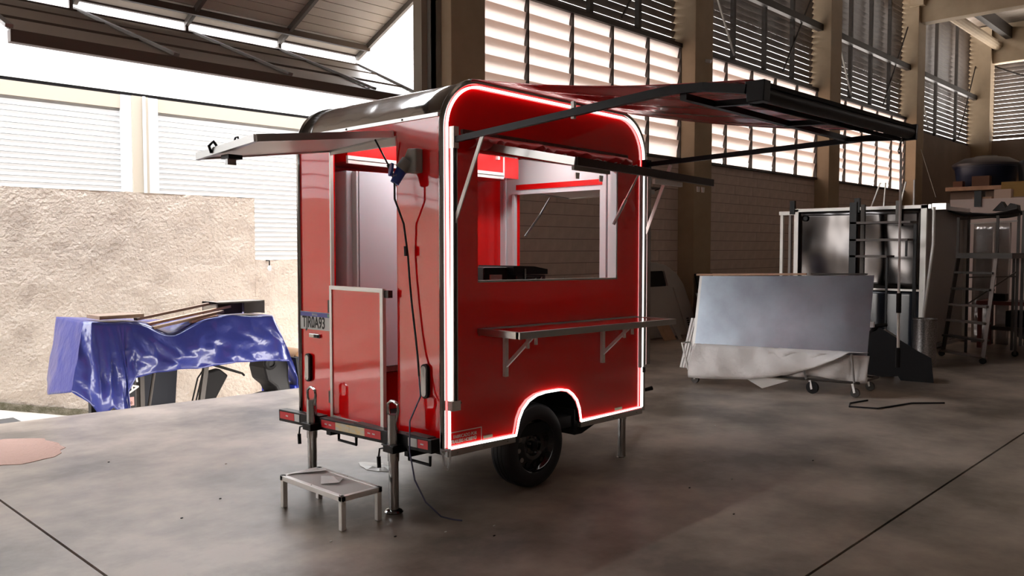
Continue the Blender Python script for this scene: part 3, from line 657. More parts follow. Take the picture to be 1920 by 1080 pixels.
# things inside the trailer
fg = thing('refrigerator', 'tall pale grey refrigerator standing in the trailer behind the half door', 'refrigerator', (T0+.4, S0+1.3, .73))
b = TB().box(.10, .62, 1.12, 1.53, .74, 2.195).build('cabinet', FRIDGE, fg, bevel=.01)
b = TB()
def fd(u, v): a = .165 + .56*u; return (a, 1.06 - .035*math.sin(math.pi*min(max(u, 0), 1)), .80 + 1.39*v)
b.grid(fd, 14, 1)
b.quad(fd(0, 0), (.165, 1.12, .80), (.165, 1.12, 2.19), fd(0, 1)); b.quad(fd(1, 0), (.725, 1.12, .80), (.725, 1.12, 2.19), fd(1, 1))
top = [fd(i/14, 1) for i in range(15)] + [(.725, 1.12, 2.19), (.165, 1.12, 2.19)]; b.poly(top); b.poly([(p[0], p[1], .80) for p in top])
b.build('fridge_door', FRIDGE, fg, smooth=True); TB().box(.145, .160, 1.065, 1.12, .80, 2.19).build('door_seal', WHITE, fg)
TB().box(.12, .7, 1.07, 1.12, .75, .79).build('base_strip', WHITE, fg)
gl = thing('contact_grill', 'dark steel countertop grill behind the sill of the service window', 'grill', (T0+.9, S0+.35, 1.40))
GB = TB().box(.78, 1.08, .12, .46, 1.40, 1.475).build('grill_body', mat('grill_steel', (.09, .08, .08), .3, .8), gl, bevel=.006)
TB().plate([[(.74, 1.48), (1.09, 1.48), (1.09, 1.515), (.95, 1.535), (.74, 1.54)]], side_mp(.11), 0, .34).build('grill_lid', BLACK, gl)
TB().box(.84, .855, .10, .115, 1.405, 1.52).build('grill_handle', CHROME, GB); TB().box(.87, .92, .105, .12, 1.42, 1.46).build('grill_knob', STEELD, GB)
TB().tube([(.95, .115, 1.44), (.97, .115, 1.45), (1.0, .115, 1.43), (1.03, .115, 1.46)], .006, 6).build('drain_tap', CHROME, GB)
gl2 = thing('fryer', 'dark countertop fryer at the left end of the service window', 'fryer', (T0+.6, S0+.3, 1.40))
TB().box(.50, .73, .15, .42, 1.36, 1.53).build('fryer_body', BLACK, gl2, bevel=.01); TB().box(.55, .66, .14, .15, 1.42, 1.48).build('control_panel', PLASTG, gl2)
# ------------------------------------------------------------------ awning (fixed to the trailer, its own unit)
aw = thing('roller_awning', 'red fabric roller awning with black arms stretched out over the service side', 'awning', (T0, S0, 2.3))
b = TB()
def fab(u, v):
    a = lerp(.24 + 1.68*u, .08 + 1.95*u, v); sag = -.035*math.sin(math.pi*v) + .012*math.sin(u*math.pi*9)*math.sin(math.pi*v)
    return (a, -.01 - 1.96*v, 2.692 - .30*v + sag)
b.grid(fab, 50, 20); b.build('fabric', FABRIC, aw, smooth=True, solid=.002)
TB().tube([(.10, -1.995, 2.335), (2.02, -1.995, 2.375)], .038, 24).build('roller_tube', BLACK, aw, smooth=True)
b = TB(); b.bar((.10, -2.025, 2.365), (2.02, -2.025, 2.405), .014, .02); b.bar((.10, -1.955, 2.295), (2.02, -1.955, 2.335), .014, .02); b.build('front_rail', BLACKM, aw)
for a, z in ((.06, 2.335), (2.00, 2.375)):
    TB().plate([[(-2.035, z-.045), (-1.955, z-.045), (-1.945, z+.048), (-2.04, z+.048)]], lambda u, v, d, a=a: (a+d, u, v), 0, .035 if a > 1 else .06).build('end_cap', BLACK, aw, bevel=.004)
TB().bar((.07, -.03, 2.300), (.07, -.96, 2.360), .026, .036).bar((.07, -.96, 2.36), (.07, -1.40, 2.388), .03, .04).bar((.07, -1.40, 2.388), (.07, -1.56, 2.397), .03, .04).bar((.07, -1.56, 2.397), (.07, -1.74, 2.388), .03, .04).bar((.07, -1.74, 2.388), (.07, -1.95, 2.350), .03, .04).build('support_arm', BLACK, aw)
TB().bar((2.1, -.03, 2.325), (2.1, -1.57, 2.372), .026, .034).bar((2.1, -1.57, 2.372), (2.1, -1.95, 2.385), .03, .036).build('support_arm', BLACK, aw)
TB().bar((.08, -1.62, 2.36), (2.1, -1.62, 2.37), .035, .03).build('cross_bar', BLACK, aw)
for a in (.35, 1.15, 1.98): TB().bar((a, -1.62, 2.362), (a, -1.94, 2.345), .035, .028).build('link_bar', BLACK, aw)
TB().bar((.07, -.285, 2.315), (.07, -.03, 1.79), .008, .026).build('stay', ALUW, aw); TB().bar((2.11, -.24, 2.31), (2.11, -.015, 1.79), .008, .028).build('stay', ALUW, aw)
TB().box(.075, .095, -.96, -.94, 2.33, 2.42).build('arm_clip', ALUW, aw)
TB().tube([(1.86, -2.0, 2.32), (1.86, -1.99, 2.27), (1.845, -1.99, 2.25), (1.86, -1.99, 2.235), (1.875, -1.99, 2.25), (1.862, -1.99, 2.28)], .004, 6).build('crank_eye', CHROME, aw)
ck = thing('crank_pole', 'white metal crank pole with black grips hanging from the end of the awning', 'pole', (T0+1.88, S0-2.0, .95))
MB().tube([(5.172, 1.75, 2.215), (5.19, 1.75, 1.22)], .0075, 10).build('upper_rod', WHITE, ck, smooth=True); MB().tube([(5.186, 1.75, 1.40), (5.197, 1.75, 1.05)], .0085, 10).build('lower_rod', ALUW, ck, smooth=True)
MB().tube([(5.190, 1.75, 1.38), (5.192, 1.75, 1.26)], .0145, 12).build('grip', BLACKM, ck); MB().tube([(5.197, 1.75, 1.05), (5.199, 1.75, .93)], .0145, 12).build('grip', BLACKM, ck)
MB().tube([(5.172, 1.75, 2.21), (5.165, 1.75, 2.25), (5.175, 1.75, 2.30)], .004, 6).build('hook', CHROME, ck)
# ------------------------------------------------------------------ step stool
st = thing('step_stool', 'low aluminium step with clear plastic top in front of the trailer door', 'step', (2.88, 4.33, 0))
x0, x1, y0, y1, zt = 2.735, 3.03, 3.99, 4.665, .205
for (x, y) in ((x0+.018, y0+.018), (x1-.018, y0+.018), (x0+.018, y1-.018), (x1-.018, y1-.018)): MB().box(x-.016, x+.016, y-.016, y+.016, 0, zt-.03).build('leg', ALUW, st, bevel=.003)
for c in ((x0, x0+.03, y0, y1), (x1-.03, x1, y0, y1), (x0, x1, y0, y0+.03), (x0, x1, y1-.03, y1)): MB().box(*c, zt-.032, zt).build('rail', ALUW, st, bevel=.002)
MB().box(x0+.02, x1-.02, y0+.02, y1-.02, zt-.01, zt-.004).build('tread_sheet', ACRYL, st)
for y in (y0+.04, (y0+y1)/2, y1-.04):
    for x in (x0+.015, x1-.015): MB().lathe((x, y, zt), (0, 0, 1), [(.004, 0), (.003, .002), (.0005, .003)], 8).build('screw', STEELD, st)
b = MB().poly([(2.80, 4.30, zt+.003), (2.88, 4.22, zt+.012), (2.97, 4.31, zt+.004), (2.93, 4.36, zt+.014), (2.90, 4.45, zt+.003)]).poly([(2.78, 4.64, zt+.003), (2.98, 4.52, zt+.01), (3.01, 4.56, zt+.003), (2.95, 4.65, zt+.005)])
b.build('peeling_film', PAPER, st, solid=.001)
# ------------------------------------------------------------------ things on the floor
b = MB(); rnd = random.Random(8)
def blob(cx, cy, rx, ry, n=26, j=.25): return [(cx+rx*(1+rnd.uniform(-j, j))*math.cos(2*math.pi*k/n), cy+ry*(1+rnd.uniform(-j, j))*math.sin(2*math.pi*k/n)) for k in range(n)]
tag(MB().plate([blob(1.95, 7.55, .42, .50, 30, .1)], lambda u, v, d: (u, v, d), .0005, .004).build('mortar_patch', PATCH, origin=(1.95, 7.55, 0)), 'pinkish dried mortar patch on the bright floor at the far left', 'patch')
def sheet_obj(name, pts, m, label, cat, amp=.02):
    cx = sum(p[0] for p in pts)/len(pts); cy = sum(p[1] for p in pts)/len(pts); b = MB(); n = len(pts)
    ring = [(p[0], p[1], .003) for p in pts]; mid = [((p[0]+cx)/2, (p[1]+cy)/2, .004+rnd.uniform(0, amp)) for p in pts]; i0 = len(b.v)
    b.v += ring + mid + [(cx, cy, .004+amp*.5)]
    for k in range(n): b.f += [(k, (k+1) % n, n+(k+1) % n, n+k), (n+k, n+(k+1) % n, 2*n)]
    return tag(b.build(name, m, origin=(cx, cy, 0), solid=.001), label, cat)
sheet_obj('plastic_film', blob(3.75, 4.98, .10, .20, 14), PAPER, 'crumpled pale plastic film on the floor between the stabiliser legs', 'film')
BITS = [(3.15, 3.55, 0, 'tiny pale paper scrap on the floor just right of the right rear jack foot'), (3.3, 3.3, 1, 'tiny dark chip on the floor in front of the loose cable end'),
 (2.55, 5.1, 1, 'tiny dark chip on the floor left of the aluminium step'), (3.42, 3.42, 0, 'tiny pale scrap on the floor beside the loose cable end'), (2.2, 4.9, 1, 'tiny dark chip well left of the aluminium step, nearest the bottom joint'),
 (4.9, 3.0, 1, 'tiny dark chip on the floor in front of the black wheel'), (5.3, 2.9, 0, 'tiny pale scrap on the floor right of the black wheel'), (2.6, 3.9, 0, 'tiny pale scrap on the floor just in front of the aluminium step'),
 (2.9, 3.7, 1, 'tiny dark chip on the floor between the aluminium step and the loose cable end'), (6.2, 2.7, 1, 'tiny dark chip on the open floor between trailer and long floor joint'), (5.6, 3.3, 0, 'tiny pale scrap on the floor near the front jack foot'),
 (4.6, 2.5, 1, 'tiny dark chip on the floor below the wheel, towards the picture bottom'), (3.0, 5.9, 0, 'tiny pale scrap on the bright floor behind the aluminium step'), (6.8, 3.9, 0, 'tiny pale scrap on the floor between front jack and sheet cart'), (2.4, 6.6, 1, 'tiny dark chip on the bright floor right of the pink mortar patch')]
for x, y, d, lab in BITS:
    s_ = .007
    tag(MB().box(x-s_, x+s_, y-s_*.5, y+s_*.5, .0005, .005).build('dark_chip' if d else 'paper_scrap', BLACKM if d else PAPER, origin=(x, y, 0)), lab, 'debris', 'bits of debris scattered on the floor')
tag(MB().tube([(9.05, 3.35, .01), (8.75, 3.42, .01), (8.55, 3.35, .01), (8.65, 3.1, .01), (9.2, 2.95, .01), (9.45, 2.7, .01)], .009, 6).build('floor_cable', CORD, origin=(9, 3.1, 0), smooth=True), 'black cable curling on the floor in front of the sheet cart', 'cable')
# ------------------------------------------------------------------ sheet cart on the right
def tt(n, o=0): return 8.81 + .207*(5.33-n) + o
def CP(n, o, z): return (tt(n, o), n, z)
sc_ = thing('sheet_cart', 'low wheeled steel cart carrying the leaning metal sheets', 'cart', CP(4.45, .28, 0))
for (p, q) in ((CP(5.42, 0, .16), CP(3.50, 0, .16)), (CP(5.42, .57, .16), CP(3.50, .57, .16)), (CP(5.42, 0, .16), CP(5.42, .57, .16)), (CP(3.50, 0, .16), CP(3.50, .57, .16)), (CP(4.4, 0, .16), CP(4.4, .57, .16))):
    MB().tube([p, q], .014, 8).build('base_tube', STEELD, sc_)
MB().tube([CP(5.42, 0, .16), CP(5.50, 0, .48), CP(5.50, .50, .48), CP(5.42, .57, .16)], .013, 8).build('end_guard', ALUW, sc_)
for n_ in (3.54, 4.04): MB().tube([CP(n_, -.02, .16), CP(n_+.03, -.02, .48 if n_ < 4 else .27)], .013, 8).build('front_upright', ALU, sc_)
for n_ in (5.3, 4.4, 3.6): MB().bar(CP(n_, .28, .16), CP(n_, .40, 1.22), .03, .03).build('frame_post', STEELD, sc_)
for (n_, o_) in ((5.33, 0), (3.535, 0), (3.58, .57), (5.30, .57), (3.98, .0)):
    c = CP(n_, o_, 0); W_ = MB().lathe((c[0]-.015, c[1], .05 if n_ != 3.98 else .07), (1, 0, .0), [(.001, 0), (.048 if n_ != 3.98 else .07, 0), (.05 if n_ != 3.98 else .07, .004), (.05 if n_ != 3.98 else .07, .03), (.001, .034)], 18).build('caster', BLACKM if n_ == 3.98 else STEELD, sc_)
    MB().bar((c[0]-.02, c[1], .05), (c[0]-.01, c[1]+.03, .15), .006, .03).build('caster_fork', ALUW, W_)
def sheet_thing(name, m, label, n0, n1, z0, z1a, z1b, o0, o1, th=.004, cat='sheet', group=None):
    b = MB(); p = [Vector(CP(n0, o0, z0)), Vector(CP(n1, o0, z0)), Vector(CP(n1, o1, z1b)), Vector(CP(n0, o1, z1a))]; d = Vector((th, 0, 0))
    b.v += [tuple(q) for q in p] + [tuple(q+d) for q in p]; b.f += [(0,1,2,3), (7,6,5,4), (0,4,5,1), (1,5,6,2), (2,6,7,3), (3,7,4,0)]
    return tag(b.build(name, m, origin=tuple(p[0])), label, cat, group)
sheet_thing('galvanised_sheet', SILV, 'front bright bluish metal sheet leaning on the wheeled cart', 5.40, 3.46, .19, 1.297, 1.345, .06, .27)
sheet_thing('grey_sheet', ALU, 'second metal sheet behind the front one on the cart, its pale edge showing on top', 5.44, 3.50, .19, 1.302, 1.335, .075, .285)
tag(MB().bar(CP(5.50, .33, 1.315), CP(4.2, .33, 1.345), .05, .022).build('top_batten', WOODP, origin=CP(5.5, .33, 1.3)), 'thin pale batten lying along the top of the leaning sheets', 'batten')
tag(MB().bar(CP(4.15, .33, 1.347), CP(3.55, .33, 1.355), .05, .018).build('dark_batten', STEELD, origin=CP(4.15, .33, 1.3)), 'short dark batten on the right end of the sheet stack', 'batten')
# protective film folded down over the front of the sheets
fb = MB()
def lerp(a, b, t): return a+(b-a)*t
botp = [(0, .065), (.15, .075), (.35, .10), (.5, .15), (.62, .21), (.74, .30), (.85, .40), (.93, .50), (1.0, .50)]
def bz(u):
    for i in range(len(botp)-1):
        if botp[i][0] <= u <= botp[i+1][0]: return lerp(botp[i][1], botp[i+1][1], (u-botp[i][0])/(botp[i+1][0]-botp[i][0]))
    return botp[-1][1]
def film(u, v):
    n_ = lerp(5.40, 3.44, u); zt = .475 + .018*u; z = lerp(zt, bz(u)+.12*(u > .98)*0, v)
    o_ = .10 - .14*math.sin(v*math.pi/2) + .012*math.sin(u*17+v*3) + .008*math.sin(u*41-v*5)
    if u > .9: o_ += .06*(u-.9)*10*v*.5
    return CP(n_ + .02*math.sin(v*3), o_, z)
fb.grid(film, 70, 10); tag(fb.build('folded_film', FILM, origin=CP(5.4, 0, .1), smooth=True, solid=.002), 'off-white protective film folded down over the front of the leaning sheets', 'film')
fb = MB()
def film2(u, v):
    n_ = lerp(4.5, 3.42, u); z = lerp(.46, .175 - .02*math.sin(u*9), v); return CP(n_, .05 + .02*math.sin(u*21+v*4) - .03*v, z)
fb.grid(film2, 40, 6); tag(fb.build('inner_film', FILM, origin=CP(4.4, 0, .1), smooth=True, solid=.002), 'crumpled inner protective film gathered on the right end of the cart', 'film')
tag(MB().poly([CP(4.78, -.03, .15), CP(4.22, -.03, .13), CP(4.52, -.03, -.0+.012)]).build('film_corner', PAPER, origin=CP(4.5, 0, 0), solid=.002), 'pale triangular corner of film hanging under the cart', 'film')
for k, (n0, n1, z1, lab) in enumerate(((5.56, 5.36, .77, 'lower ribbed white foam board at the left end of the cart'), (5.47, 5.36, 1.10, 'taller ribbed white foam board standing behind the lower one at the cart left end'))):
    F_ = thing('foam_board', lab, 'board', CP(5.5, .2, .16), 'ribbed foam boards on the cart')
    b = MB(); a0, a1 = Vector(CP(n0, .06+.1*k, .17)), Vector(CP(n0-.02, .28+.08*k, z1)); w_ = Vector(CP(n1, 0, 0))-Vector(CP(n0, 0, 0))
    for j in range(6):
        p = a0 + w_*(j/6)*1.0; q = a1 + w_*(j/6); MB().bar(p+Vector((0, -.02, 0)), q+Vector((0, -.02, 0)), .030, .02).build('rib', FILM, F_)
# black rubber sheet, jumble behind the cart
tag(MB().plate([[(4.05, .03), (3.80, .02), (3.62, .05), (3.58, .0), (3.20, .01), (3.26, .30), (3.42, .37), (3.9, .62), (4.10, .5)]], lambda u, v, d: (10.75+d+.3*v, u, v), 0, .006).build('rubber_sheet', BLACKM, origin=(10.75, 3.6, 0)), 'black rubber sheet leaning low between the cart and the steel drum', 'sheet')
jm = thing('scrap_engine', 'dark jumbled machine part standing behind the right end of the cart', 'machine', (11.1, 4.0, 0))
rj = random.Random(5)
MB().box(11.0, 11.35, 3.85, 4.25, 0, .35).build('crankcase', BLACKM, jm, bevel=.03)
for k in range(7):
    y = 3.82+rj.random()*.45; z = .3+rj.random()*.35; MB().tube([(11.0+rj.random()*.1, y, z), (11.0+rj.random()*.2, y+rj.uniform(-.15, .15), z+rj.uniform(-.1, .15))], .02+.02*rj.random(), 8).build('hose', BLACKM if k % 3 else ALU, jm)
MB().box(10.95, 11.0, 4.0, 4.07, .62, .69).build('pale_fitting', FILM, jm)
# steel drum
dr = thing('perforated_drum', 'tall open speckled steel drum standing left of the rolling ladder', 'drum', (12.33, 3.80, 0))
MB().lathe((12.33, 3.80, 0), (0, 0, 1), [(.001, .01), (.155, .01), (.158, .0), (.158, .03), (.152, .04), (.152, .64), (.158, .645), (.158, .665), (.15, .665), (.15, .05), (.001, .05)], 36).build('drum_shell', mat('speckled_steel', (.30, .28, .27), .35, .85, noise_=(90, (.16, .15, .14), .45, .55), bump=(90, .5, .004)), dr, smooth=True)
# large framed trailer shell under construction
fx = thing('trailer_shell', 'tall steel-panelled trailer shell in a pale frame behind the cart', 'trailer', (13.6, 5.0, 0))
for (a, b, c, d, m_, nm) in ((5.99, 5.06, 1.03, 2.25, INOX, 'upper_panel'), (5.05, 4.09, 1.03, 2.25, INOX, 'upper_panel'), (5.99, 4.09, .15, 1.01, DKNAVY, 'lower_panel')):
    p_ = MB(); p_.grid(lambda u, v: (13.02+.008*math.sin(u*5+v*3), lerp(a, b, u), lerp(c, d, v)), 12, 12); p_.build(nm, m_, fx, smooth=True, solid=.01)
for bx in ((13.0, 13.05, 5.98, 6.05, .15, 2.275), (13.0, 13.05, 4.02, 4.10, .15, 2.29), (13.0, 13.05, 4.02, 6.05, 2.235, 2.285), (12.99, 13.03, 4.05, 6.0, 1.005, 1.035), (14.9, 14.95, 3.98, 4.05, .15, 2.3), (14.9, 14.95, 6.0, 6.05, .15, 2.3)):
    MB().box(*bx).build('frame_member', ALUW, fx)
MB().box(13.0, 14.95, 3.96, 4.0, 2.23, 2.29).build('side_member', ALU, fx); MB().box(13.0, 14.95, 3.96, 4.0, .15, .20).build('side_member', ALU, fx)
MB().box(13.05, 14.9, 4.0, 6.0, 2.27, 2.285).build('roof_skin', ALU, fx); MB().box(13.05, 14.9, 4.03, 4.04, .2, 2.25).build('side_skin', PALEP, fx)
MB().box(13.25, 13.3, 6.36, 6.41, 0, 2.26).build('corner_post', ALUW, fx); MB().box(13.25, 13.3, 6.22, 6.26, 0, 2.2).build('corner_post', PALEP, fx); MB().box(13.2, 13.3, 6.03, 6.41, 2.2, 2.26).build('corner_rail', ALUW, fx)
for (y, h_) in ((6.08, 2.42), (5.03, 2.42)): MB().box(12.98, 13.04, y-.04, y+.04, 2.2, h_).build('stub_post', BLACK, fx)
MB().lathe((13.0, 5.86, 2.13), (-1, 0, 0), [(.001, 0), (.035, 0), (.05, .01), (.052, .025)], 20).build('port_ring', BLACK, fx)
for (y, z) in ((5.3, 0.15), (4.3, .15)): MB().box(13.1, 14.8, y, y+.1, 0, .15).build('skid', STEELD, fx)
sh_ = thing('steel_rack', 'black steel rack with three shelves in front of the trailer shell', 'shelf', (12.3, 4.5, 0))
MB().box(12.30, 12.36, 4.77, 4.87, 0, 2.32).build('rack_post', BLACK, sh_); MB().box(12.62, 12.66, 4.77, 4.83, 0, 2.3).build('rack_post', STEELD, sh_)
MB().box(12.45, 12.49, 3.98, 4.02, 0, 1.99).build('rack_post', BLACK, sh_)
for z, y in ((2.02, 4.02), (1.77, 4.05), (1.53, 4.33)):
    MB().box(12.30, 12.62, y, 4.86, z-.018, z+.014).build('rack_shelf', mat('shelf_brown', (.09, .07, .06), .5), sh_)
MB().box(12.32, 12.345, 4.32, 4.345, 0, 1.53).build('rack_leg', BLACK, sh_); MB().box(12.32, 12.345, 4.06, 4.085, 1.53, 1.77).build('rack_leg', BLACK, sh_)
tag(MB().box(12.945, 12.985, 4.36, 4.44, 1.98, 2.36).build('flat_bar', mat('grey_bar', (.12, .11, .10), .5), origin=(12.9, 4.4, 1.98)), 'grey flat bar hooked over the top edge of the trailer shell', 'bar')
for k, (y0, z0, y1, z1) in enumerate(((4.62, 2.3, 4.50, 2.72), (4.42, 2.3, 4.44, 2.76))): 
    pass
tr2 = thing('trestle', 'thin wire trestle standing on top of the trailer shell', 'trestle', (13.6, 4.6, 2.29))
MB().tube([(13.3, 4.93, 2.29), (13.3, 4.80, 2.66), (13.3, 4.72, 2.66), (13.3, 4.74, 2.29)], .012, 6).build('left_hoop', ALUW, tr2)
MB().tube([(13.3, 4.50, 2.29), (13.3, 4.42, 2.66)], .012, 6).build('leg', ALUW, tr2); MB().tube([(13.3, 4.30, 2.29), (13.3, 4.30, 2.68)], .014, 6).build('leg', FILM, tr2)
# long pole, silver sheets, stretched cloth, rolling ladder
tag(MB().tube([(12.6, 3.80, 2.23), (12.6, 3.80, 1.7), (12.75, 4.02, .0)], .022, 10).build('leaning_pole', ALUW, origin=(12.7, 4.0, 0), smooth=True), 'pale metal pole leaning beside the drum, its top at the stretched cloth', 'pole')
tag(MB().box(13.0, 13.2, 3.76, 3.95, 2.21, 2.30).build('junction_box', ALU, origin=(13, 3.8, 2.2)), 'small grey metal box at the top corner of the trailer shell', 'box')
for k, (y0, y1, z1, lab) in enumerate(((4.83, 4.56, 2.18, 'leftmost silvery panel standing behind the rolling ladder'), (4.52, 4.25, 2.15, 'second silvery panel from the left behind the rolling ladder'), (4.17, 3.83, 2.09, 'wide bright silvery panel behind the guard rails of the rolling ladder'), (3.80, 3.60, 2.08, 'narrow silvery panel at the right behind the rolling ladder'))):
    p_ = MB(); p_.grid(lambda u, v: (16-.12*k*0+.01*math.sin(v*6+k), lerp(y0, y1, u), lerp(0.0, z1, v)), 6, 16)
    tag(p_.build('wrapped_sheet', mat('wrapped_panel', (.50, .46, .44), .22, .7, bump=(3, .6, .05, 3)), origin=(16, y0, 0), smooth=True, solid=.03), lab, 'panel', 'silvery panels leaning behind the ladder')
cb_ = MB()
def cloth(u, v):
    y = lerp(4.25, 3.08, u); return (14.0+1.2*v, y, 2.30 - .08*u - .09*math.sin(math.pi*u) - .04*math.sin(math.pi*v) + .01*math.sin(u*15))
cb_.grid(cloth, 24, 8)
tag(cb_.build('stretched_cloth', CLOTHB, origin=(14, 3.7, 2.2), smooth=True, solid=.02), 'dark sagging cloth stretched over the top of the ladder scaffold', 'cloth')
tag(MB().plate([[(3.48, 2.22), (3.36, 2.36), (3.30, 2.26), (3.24, 2.33), (3.15, 2.30), (3.14, 2.22)]], lambda u, v, d: (14.3+d, u, v), 0, .2).build('folded_bundle', CLOTHB, origin=(14.3, 3.3, 2.2)), 'black folded bundle lying on the stretched cloth', 'bundle')
ld = thing('rolling_ladder', 'dark steel rolling platform ladder with guard rails at the right edge', 'ladder', (13.9, 3.5, 0))
def lbar(name, p, q, w_=.035, h_=.035, m_=STEELD): MB().bar(p, q, w_, h_).build(name, m_, ld)
lbar('stringer', (13.62, 3.93, .08), (13.35, 3.67, 1.56), .05, .03); lbar('stringer', (13.08, 3.25, .05), (13.35, 3.18, 1.56), .05, .03, mat('worn_steel', (.15, .12, .105), .45, .5))
MB().box(13.3, 14.2, 2.97, 3.70, 1.50, 1.575).build('platform', STEELD, ld)
for k in range(6):
    z = .09+.24*k; f_ = (z-.05)/1.5; p = Vector((13.62, 3.93, 0)).lerp(Vector((13.35, 3.67, 0)), f_); q = Vector((13.08, 3.25, 0)).lerp(Vector((13.35, 3.18, 0)), f_)
    MB().bar((p.x, p.y, z), (q.x, q.y, z), .14, .03).build('tread', MATS['worn_steel'] if k in (0, 2, 3) else STEELD, ld)
for (x, y, z0, z1) in ((14.0, 3.72, .0, 2.1), (14.05, 3.34, 1.5, 2.14), (14.3, 3.12, .03, 2.17), (13.4, 3.70, 1.5, 2.1), (14.9, 3.30, .03, 1.55), (14.0, 2.99, 0.2, 2.2)):
    lbar('guard_post' if z0 > 1 else 'frame_post', (x, y, z0), (x, y, z1))
lbar('guard_rail', (14.0, 3.72, 2.10), (14.3, 3.12, 2.15)); lbar('guard_rail', (13.4, 3.70, 2.08), (14.0, 3.72, 2.10)); lbar('guard_rail', (14.0, 3.72, 2.02), (14.3, 3.12, 2.06), .02, .02, ALU)
lbar('brace', (14.0, 3.72, 1.2), (14.3, 3.12, 1.22), .02, .02); lbar('brace', (14.0, 3.70, .8), (14.3, 3.12, 1.3), .02, .02)
for (x, y) in ((13.62, 3.95), (13.08, 3.25), (14.3, 3.12)): MB().lathe((x-.015, y, .045), (1, 0, 0), [(.001, 0), (.045, 0), (.045, .03), (.001, .03)], 14).build('caster', BLACKM, ld)
wb_ = thing('work_bench', 'dark red bench piled with tools behind the rolling ladder', 'bench', (15.4, 3.3, 0))
MB().box(15.2, 15.9, 2.9, 3.9, .72, .78).build('bench_top', mat('dark_red', (.13, .03, .025), .5), wb_)
for (x, y) in ((15.25, 2.95), (15.25, 3.85), (15.85, 2.95), (15.85, 3.85)): MB().box(x-.03, x+.03, y-.03, y+.03, 0, .72).build('bench_leg', MATS['dark_red'], wb_)
MB().box(15.3, 15.8, 3.0, 3.7, .3, .36).build('lower_shelf', STEELD, wb_)
tag(MB().box(15.3, 15.5, 3.5, 3.72, .78, .90).build('tool_case', BLACKM, origin=(15.3, 3.5, .78), bevel=.01), 'black tool case on the dark red bench', 'case')
tag(MB().box(15.35, 15.75, 3.05, 3.5, .36, .62).build('storage_crate', BLACKM, origin=(15.35, 3.05, .36), bevel=.01), 'black crate on the lower shelf of the dark red bench', 'crate')
cr_ = thing('compressor', 'black compressor with pale housing on the floor at the right edge', 'compressor', (16.2, 3.3, 0))
MB().tube([(16.1, 3.25, .22), (16.5, 3.5, .22)], .14, 16).build('air_tank', BLACK, cr_, smooth=True); MB().box(16.0, 16.3, 3.1, 3.38, .38, 1.1).build('housing', PALEP, cr_, bevel=.03); MB().box(16.15, 16.35, 3.2, 3.4, 0, .12).build('foot', BLACKM, cr_)
# partition, block room, water tank
pw = structure('wall_partition', (19, 0, 0))
b = MB(); b.box(19, 19.2, -3, 5.42, 0, 2.66).build('partition_board', PINKW, pw); MB().box(18.95, 19.25, 4.82, 4.95, 2.5, 2.82).build('partition_post', BLACK, pw)
tag(MB().box(19.0, 19.2, 4.3, 4.6, 2.66, 2.84).build('small_carton', mat('carton', (.50, .36, .28), .8), origin=(19, 4.3, 2.66)), 'small carton on top of the pale partition', 'box')
tag(MB().box(19.02, 19.18, 4.65, 5.0, 2.66, 2.70).build('timber_offcut', WOODP, origin=(19, 4.7, 2.66)), 'reddish timber offcut lying on top of the pale partition', 'timber')
tag(MB().box(24.2, 24.9, 5.05, 5.7, 2.95, 3.35).build('yellow_crate', mat('ochre', (.30, .18, .04), .6), origin=(24.2, 5, 2.95)), 'dull yellow crate below the tank at the right edge', 'crate')
MB().box(24.0, 30, 4.0, 5.9, 0, 2.95).build('wall_mezzanine_2', PLAST, origin=(24, 4, 0))['kind'] = 'structure'
MB().box(26.3, 30, 6.15, 7.5, 0, 3.28).build('wall_mezzanine', PLAST, origin=(26.3, 6.2, 0))['kind'] = 'structure'
pl_ = thing('timber_deck', 'pale timber deck carrying the large blue water tank', 'deck', (26.5, 6.9, 3.28))
MB().box(26.1, 26.2, 6.12, 7.58, 3.29, 3.40).build('edge_plank', WOODP, pl_)
for k in range(8): MB().box(26.2+.28*k, 26.2+.28*k+.26, 6.05, 7.55, 3.30, 3.398).build('deck_plank', WOOD, pl_)
tk = thing('water_tank', 'large dark blue round water tank with domed lid on a timber deck', 'tank', (27.2, 6.85, 3.4))
MB().lathe((27.35, 6.85, 3.40), (0, 0, 1), [(.001, 0), (.74, 0), (.78, .3), (.79, .32), (.82, .55), (.83, .6), (.86, .60), (.86, .68)], 40).build('tank_body', NAVY, tk, smooth=True)
MB().lathe((27.35, 6.85, 4.08), (0, 0, 1), [(.89, -.04), (.90, .02), (.86, .06), (.6, .20), (.3, .25), (.28, .27), (.001, .27)], 40).build('tank_lid', mat('tank_lid', (.05, .045, .05), .4), tk, smooth=True)
tk2 = thing('dark_tank', 'second dark tank cut off by the right edge beside the blue tank', 'tank', (25.3, 5.4, 3.35))
MB().lathe((26.8, 5.05, 2.97), (0, 0, 1), [(.001, 0), (.75, 0), (.85, 1.0), (.80, 1.1), (.001, 1.15)], 32).build('tank_body', BLACK, tk2, smooth=True)
tag(MB().box(26.35, 26.6, 7.2, 7.45, 3.40, 3.58).build('brick_stack', mat('brick_red', (.14, .06, .035), .8), origin=(26.4, 7.2, 3.4)), 'small brick stack on the left end of the timber deck', 'bricks')
tag(MB().box(26.32, 26.55, 6.5, 6.95, 3.40, 3.70).build('brown_box', mat('brown_box', (.12, .06, .04), .8), origin=(26.3, 6.5, 3.4)), 'brown box leaning in front of the blue tank', 'box')
tag(MB().tube([(26.5, 8.4, 4.6), (22, 6.6, 2.9)], .008, 5).build('guy_wire', STEELD, origin=(26.5, 8.4, 4.6)), 'thin wire running down from the wall behind the tank', 'wire')
